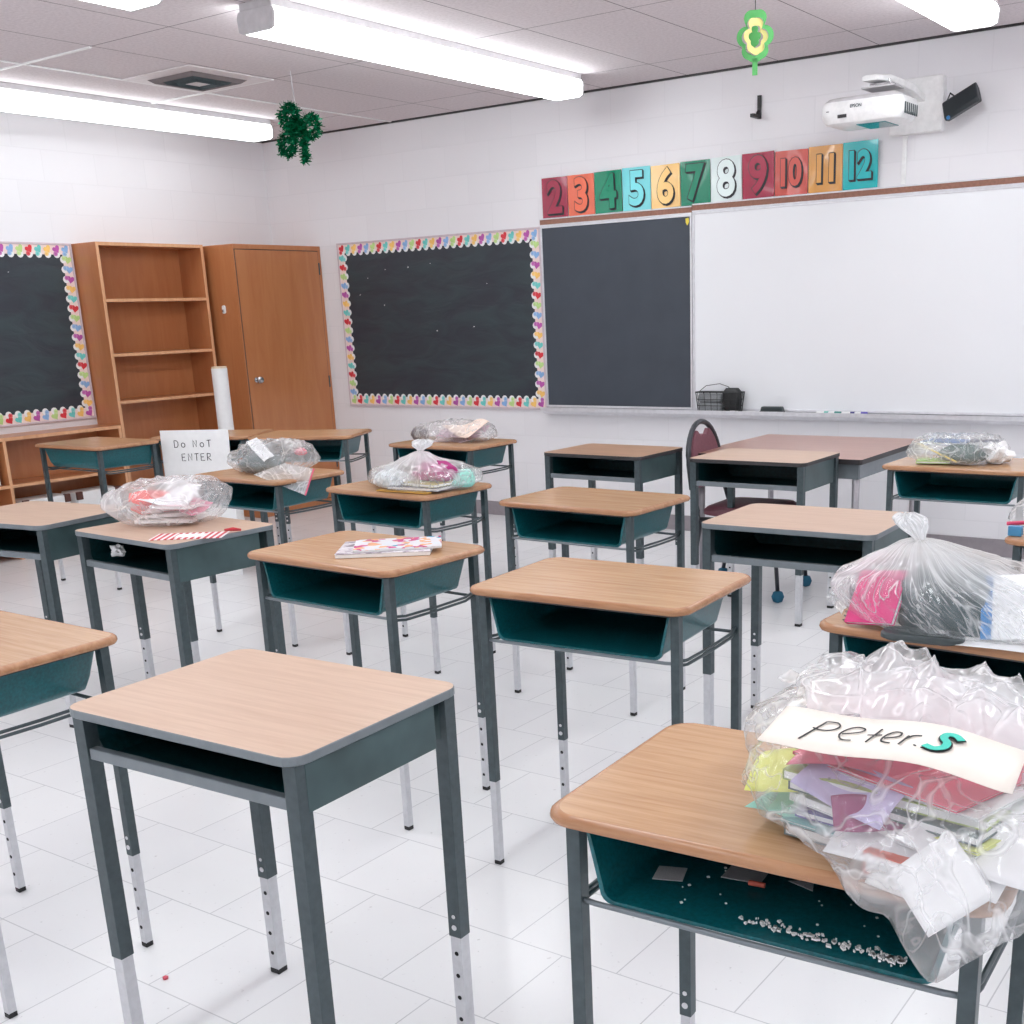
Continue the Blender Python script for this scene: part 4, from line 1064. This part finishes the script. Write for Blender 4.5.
ruffle(nb, [(-.62, 1.50, .925), (-.54, 1.49, .95), (-.46, 1.48, .95), (-.38, 1.48, .945), (-.28, 1.48, .93), (-.18, 1.5, .91)],
       [(-.70, 1.64, .93), (-.62, 1.66, .965), (-.575, 1.66, .978), (-.50, 1.66, .965), (-.44, 1.66, .955), (-.39, 1.65, .955), (-.34, 1.64, .93), (-.22, 1.6, .90)], M['film3'], 5, .017, bulge=(0, .01, .02))
ruffle(nb, [(-.60, 1.405, .955), (-.52, 1.39, .962), (-.44, 1.385, .962), (-.36, 1.385, .957), (-.28, 1.40, .945)],
       [(-.66, 1.52, .955), (-.58, 1.54, .985), (-.50, 1.53, .99), (-.42, 1.52, .975), (-.34, 1.52, .96), (-.24, 1.52, .935)], M['film3'], 9, .013, bulge=(0, -.005, .018), fd=.5)

# --- big knotted bag behind it
ZT = .8005
ring = ell(-.685, 2.50, .242, .205, .83, -.03, 20, 3.2, .03, 2)
bag('big clear knotted bag with pink notebook and slate grey pouch, behind the name-strip bag', (-.705, 2.50), ring, .945, ZT, M['film2'], 4, .008, 9, knot=(-.80, 2.46, .985, (-.028, -.01, .052), .030), floor=top_floor(ZT, -.97, -.34, 2.34, 2.77), n=220, nv=44, flat=.42, pleat=.05)
nbk = book('notebook', 'pink spiral notebook inside the big knotted bag', 'notebook', (-.865, 2.40, .862), -.30, .125, .125, .012, (214, 40, 120), roll=(.95, -.15))
m = MB()
for k in range(12): m.tube([(-.065+.004*math.cos(t), -.058+.0103*k, .006+.009*math.sin(t)) for t in [2*PI*q/8 for q in range(9)]], .0009, M['legDark'], 5)
m.build('spiral_binding', nbk)
book('notebook', 'pale mint notebook behind the pink one in the big knotted bag', 'notebook', (-.845, 2.45, .862), -.25, .14, .12, .01, (196, 226, 214), roll=(1.1, -.1))
ps = thing('lunch_pouch', 'rounded slate grey zip pouch inside the big knotted bag', 'pouch', (-.725, 2.43, .803), .05)
MB().loft([[(x, y, z) for x, y in rrect(.20*s, .11*s, .04*s)] for z, s in ((0, .86), (.012, .98), (.06, 1.02), (.105, .95), (.13, .75), (.136, .4))], plain('slate_vinyl', (84, 100, 102), .22, 0, .1, 10, .3)).build('pouch_body', ps, smooth=True)
tag(MB().loft([[(x, y, z) for x, y in rrect(.17*s, .07*s, .03)] for z, s in ((0, .9), (.004, 1), (.012, 1), (.016, .95))], plain('dark_slate_tray', (66, 74, 76), .4)).build('pencil_tray', smooth=True, shade_angle=.6, loc=(-.745, 2.335, .8015), rot=(0, 0, .1)), 'flat dark slate pencil tray at the front of the big knotted bag', 'tray')
wb_ = book('booklet', 'white booklet with blue stripe standing beside the slate pouch in the big knotted bag', 'booklet', (-.585, 2.41, .868), .1, .12, .135, .02, (240, 242, 244), roll=(1.1, -.12))
MB().box(-.06, -.038, -.067, .067, .0202, .0212, plain('blue_stripe', (60, 130, 190), .4)).build('blue_stripe', wb_)
sheet('paper_sheet', 'white sheets lying flat below the booklet in the big knotted bag', 'paper', (-.60, 2.375, .806), (0, 0, .03), .20, .12, (244, 244, 244), .002, 1)
book('booklet', 'pale pink booklet farthest right in the big knotted bag', 'booklet', (-.505, 2.45, .862), .3, .10, .125, .012, (228, 190, 200), roll=(1.2, 0))
kb = [o for o in bpy.data.objects if o.name.startswith('plastic_bag') and o.parent is None][-1]
# loose flap at its left
ruffle(kb, [(-.955, 2.42, .81), (-.955, 2.45, .86), (-.95, 2.5, .9)], [(-1.02, 2.50, .825), (-1.015, 2.50, .85), (-.97, 2.5, .885)], M['film2'], 3, .006, 30, 8, (0, 0, 0))

# --- bag with red papers
z4 = .7705
ring = ell(-3.735, 2.75, .235, .18, .845, .55, 18, 2.4, .05, 1)
bag('flat puffy clear bag showing red and pink papers', (-3.735, 2.75), ring, .935, z4, M['film4'], 6, .017, 7, floor=top_floor(z4, -3.95, -3.31, 2.46, 2.92), flat=.62)
for k, (c, dx, dy, a, l) in enumerate((((238, 236, 234), 0, 0, .5, 'white workbook lowest in the bag with red papers'), ((232, 228, 226), -.02, .01, .75, 'off-white workbook second in the bag with red papers'),
        ((222, 60, 56), -.05, -.01, 1.2, 'red folder inside the flat puffy bag'), ((236, 200, 208), .06, -.01, .3, 'pale pink booklet in the flat puffy bag'))):
    book('workbook' if k != 2 else 'folder', l, 'booklet', (-3.72+dx, 2.745+dy, z4+.012+k*.018), a, .22-.02*k, .16-.01*k, .013, c)
sheet('paper_sheet', 'red and white sheet on top inside the flat puffy bag', 'paper', (-3.77, 2.71, .865), (.35, .1, .9), .17, .09, (228, 84, 78), .015, 2)
sheet('paper_sheet', 'crumpled white sheet on top inside the flat puffy bag', 'paper', (-3.69, 2.73, .872), (.2, -.1, .4), .2, .13, (240, 238, 240), .018, 4)
sheet('paper_sheet', 'pinkish sheet to the right inside the flat puffy bag', 'paper', (-3.63, 2.75, .845), (.2, .2, .2), .14, .12, (226, 150, 172), .015, 3)

# --- bag with grey pouch
z7 = .7855
ring = ell(-4.42, 3.88, .22, .16, .83, .3, 18, 2.2, .08, 3)
bag('white bag with a dark grey pouch and a paper band, zip pouch hanging from it', (-4.42, 3.88), ring, .925, z7, M['film4'], 8, .018, 10, floor=top_floor(z7, -4.76, -4.1, 3.6, 4.07), flat=.7, n=110, nv=28)
blob('pencil_pouch', 'dark grey-green soft pouch inside the white bag', 'pouch', (-4.46, 3.84, z7+.004), (.13, .09, .05), plain('grey_green_nylon', (88, 104, 106), .4), 2, .15, smooth=True)
sheet('paper_band', 'white printed paper band across the white bag with the grey pouch', 'paper', (-4.42, 3.80, .90), (.5, .35, -.35), .22, .055, (238, 238, 240), .01, 2)
blob('eraser_block', 'pink rubber eraser inside the white bag with the grey pouch', 'eraser', (-4.31, 3.95, .86), (.035, .025, .02), plain('pink_rubber', (225, 110, 130), .7), 5, .1, smooth=True)
zp = thing('zip_pouch', 'clear triangular zip pouch with pink seam hanging over the desk side', 'pouch', (-4.17, 3.72, .80))
fm_ = film('clear_zip_vinyl', .35, .6, 8)
m = MB()
m.loft([[(-.10, -.10, .012), (.03, -.03, .06), (.075, .10, .02), (.075, .03, -.09)], [(-.10, -.104, .011), (.033, -.034, .06), (.079, .10, .02), (.079, .026, -.09)]], fm_)
film_attrs(m.build('clear_vinyl', zp))
MB().tube([(.078, .10, .02), (.08, .03, -.093)], .004, plain('pink_zip', (222, 92, 120), .5), 6).build('pink_seam', zp)

# --- knotted bag with checkered pencil
z10 = .7705
ring = ell(-3.42, 3.80, .265, .17, .80, -.02, 18, 2.6, .05, 5)
bag('clear knotted bag with magenta cloth and yellow ruler', (-3.42, 3.80), ring, .885, z10, M['film4'], 10, .01, 11, knot=(-3.43, 3.82, .925, (.02, 0, .045), .04), floor=top_floor(z10, -3.85, -3.22, 3.62, 4.05), flat=.68, pleat=.06)
o = thing('ruler', 'yellow wooden ruler at the front of the knotted bag', 'ruler', (-3.40, 3.665, z10+.002)); o.rotation_euler = (0, 0, .03)
MB().box(-.14, .14, -.014, .014, 0, .005, plain('yellow_wood', (226, 176, 84), .5)).build('blade', o, .001)
MB().box(-.14, .14, -.014, -.011, .005, .0056, M['ink']).build('scale_marks', o)
book('notebook', 'dark-covered notebook low in the knotted bag with magenta cloth', 'notebook', (-3.37, 3.76, z10+.009), .1, .26, .17, .014, (70, 66, 80))
book('notebook', 'mustard notebook above the dark one in the knotted bag', 'notebook', (-3.34, 3.77, z10+.025), -.1, .2, .15, .012, (190, 180, 90))
blob('folded_shirt', 'magenta folded cloth inside the knotted bag', 'cloth', (-3.33, 3.80, z10+.038), (.10, .075, .045), plain('magenta_fabric', (170, 50, 120), .8), 4, .2, smooth=True)
blob('tissue_pack', 'white wrapped tissue pack inside the knotted bag with the ruler', 'tissue pack', (-3.52, 3.74, z10+.006), (.10, .06, .045), plain('white_wrap', (226, 234, 236), .5), 9, .2)
blob('mint_cloth', 'mint green cloth at the right end of the knotted bag', 'cloth', (-3.22, 3.85, z10+.01), (.04, .06, .04), plain('mint_fabric', (150, 214, 200), .8), 6, .2, smooth=True)
def checker():
    m, nt, b = mat('black_white_checks'); tc = N(nt, 'ShaderNodeTexCoord'); w = N(nt, 'ShaderNodeTexChecker', i_Scale=70)
    nt.links.new(tc.outputs['Object'], w.inputs['Vector']); w.inputs['Color1'].default_value = (.01, .01, .01, 1); w.inputs['Color2'].default_value = (.85, .85, .85, 1)
    nt.links.new(w.outputs['Color'], b.inputs['Base Color']); return m
tag(MB().box(-.12, .12, -.017, .017, 0, .004, checker()).build('checkered_strap', loc=(-3.62, 3.86, .845), rot=(0, -.1, .15)), 'black and white checkered strap sticking out of the knotted bag', 'strap')

# --- bag of pinkish papers below the bulletin board
z9 = .7855
ring = ell(-4.44, 5.27, .27, .14, .815, .15, 18, 2.2, .05, 2)
bag('clear bag of pinkish folded papers on the desk below the heart-bordered board', (-4.44, 5.27), ring, .90, z9, M['film4'], 12, .014, 12, floor=top_floor(z9, -4.75, -4.12, 5.0, 5.44), n=100, nv=26, flat=.7)
blob('grey_ball', 'dark grey rounded pouch at the left of the bag of pinkish papers', 'pouch', (-4.66, 5.20, z9+.003), (.055, .05, .045), plain('dark_grey_nylon', (110, 104, 108), .5), 3, .1, smooth=True)
for k, (c, l) in enumerate((((224, 206, 212), 'pinkish folded paper, lowest in the bag below the board'), ((196, 168, 184), 'mauve folded paper in the bag below the board'), ((236, 214, 200), 'peach folded paper, topmost in the bag below the board'))):
    sheet('folded_paper', l, 'paper', (-4.40+.03*k, 5.24, z9+.03+k*.026), (.3, -.15+.1*k, .3-.3*k), .32-.04*k, .16, c, .02, k+2)

# --- bag with blue and lime items
z15 = .7905
ring = ell(-1.535, 5.21, .195, .17, .82, -.05, 18, 3, .05, 4)
bag('clear crumpled bag with blue, lime and grey items on the desk by the whiteboard', (-1.535, 5.21), ring, .915, z15, M['film'], 14, .014, 12, floor=top_floor(z15, -1.82, -1.19, 4.99, 5.43), n=110, nv=28, flat=.5)
book('folder', 'lime green folder at the front corner of the crumpled bag', 'folder', (-1.625, 5.13, z15+.006), .2, .14, .12, .01, (176, 214, 110))
book('booklet', 'blue booklet on top inside the crumpled bag by the whiteboard', 'booklet', (-1.60, 5.24, z15+.075), -.1, .2, .15, .012, (50, 96, 150))
blob('pencil_pouch', 'dark green-grey pouch inside the crumpled bag by the whiteboard', 'pouch', (-1.51, 5.15, z15+.004), (.10, .07, .045), plain('pouch_green_grey', (72, 94, 90), .5), 5, .15, smooth=True)
book('booklet', 'navy booklet behind the green-grey pouch in the crumpled bag', 'booklet', (-1.45, 5.25, z15+.07), .2, .12, .1, .02, (46, 54, 80))
blob('paper_wad', 'white wad at the right end of the crumpled bag by the whiteboard', 'paper wad', (-1.375, 5.2, z15+.003), (.06, .06, .05), M['paper'], 8, .4)
tag(MB().tube([(-.1, 0, .0), (.1, .0, .0)], .004, plain('yellow_pencil', (232, 206, 110), .4), 6).build('pencil', loc=(-1.60, 5.09, z15+.05), rot=(0, .35, -.2)), 'yellow pencil in the crumpled bag by the whiteboard', 'pencil')

# --- bag at the right border
z18 = .7905
ring = ell(-.76, 3.77, .17, .15, .82, 0, 16, 2.4, .05, 4)
bag('clear bag with grey striped cloth at the right border', (-.74, 3.77), ring, .90, z18, M['film4'], 16, .012, 12, floor=top_floor(z18, -.91, -.28, 3.55, 3.98), n=90, nv=24)
blob('striped_cloth', 'grey striped cloth in the bag at the right border', 'cloth', (-.74, 3.77, z18+.003), (.12, .10, .06), plain('grey_stripe_fabric', (150, 156, 160), .7, 0, .4, 25), 5, .15, smooth=True)
tag(MB().tube([(-.09, 0, 0), (.09, 0, .02)], .006, plain('pink_pencil', (208, 60, 100), .4), 8).build('pencil', loc=(-.83, 3.64, z18+.03), rot=(0, 0, .1)), 'thick pink pencil poking from the bag at the right border', 'pencil')
tag(MB().box(-.02, .02, -.012, .012, 0, .03, plain('blue_sharpener', (70, 140, 185), .3)).build('pencil_sharpener', bevel=.003, loc=(-.885, 3.60, z18+.001)), 'small blue sharpener on the desk corner at the right border', 'sharpener')

# floor litter
tag(MB().lathe((0, 0, 0), [(.001, 0), (.006, .001), (.007, .006), (.002, .009)], plain('pink_bead', (200, 70, 90), .4), 10).build('bead', loc=(-2.22, 1.45, 0)), 'tiny pink bead on the floor near the nearest desk', 'bead')
tag(MB().loft([[(x, y, z) for x, y in ((-.2, 0), (0, -.02), (.22, .05), (.22, .062), (0, -.008), (-.2, .012))] for z in (.0003, .0009)], plain('pale_green_tape', (205, 240, 205), .6)).build('floor_tape', loc=(-3.62, 3.27, 0), rot=(0, 0, .45)), 'strip of pale green tape on the floor below the far-left desks', 'tape')

# ------------------------------------------------------------------ camera, world, view
cam = bpy.data.cameras.new('camera'); co = bpy.data.objects.new('camera', cam); C.objects.link(co)
F_, CX, CY, H_ = 1174.575, 579.99, 660.921, 1.48075
R0 = (.82824983, .55938403, -.03304126); R1 = (.13383132, -.25472597, -.95770761); R2 = (-.54414281, .78879921, -.28583984)
mw_ = Matrix(((R0[0], -R1[0], -R2[0], 0), (R0[1], -R1[1], -R2[1], 0), (R0[2], -R1[2], -R2[2], H_), (0, 0, 0, 1)))
co.matrix_world = mw_
cam.sensor_fit = 'HORIZONTAL'; cam.sensor_width = 36; cam.lens = F_/1024*36
cam.shift_x = (512-CX)/1024; cam.shift_y = (CY-512)/1024; cam.clip_start = .02; cam.clip_end = 60
sc = bpy.context.scene; sc.camera = co
w = bpy.data.worlds.new('world'); sc.world = w; w.use_nodes = True
w.node_tree.nodes['Background'].inputs[0].default_value = (.8, .85, .9, 1); w.node_tree.nodes['Background'].inputs[1].default_value = .3
vs_ = sc.view_settings; vs_.view_transform = 'Standard'; vs_.look = 'None'; vs_.gamma = 1; vs_.exposure = .76; vs_.use_curve_mapping = False
sc.cycles.max_bounces = 10; sc.cycles.diffuse_bounces = 6; sc.cycles.transparent_max_bounces = 24; sc.cycles.use_denoising = True
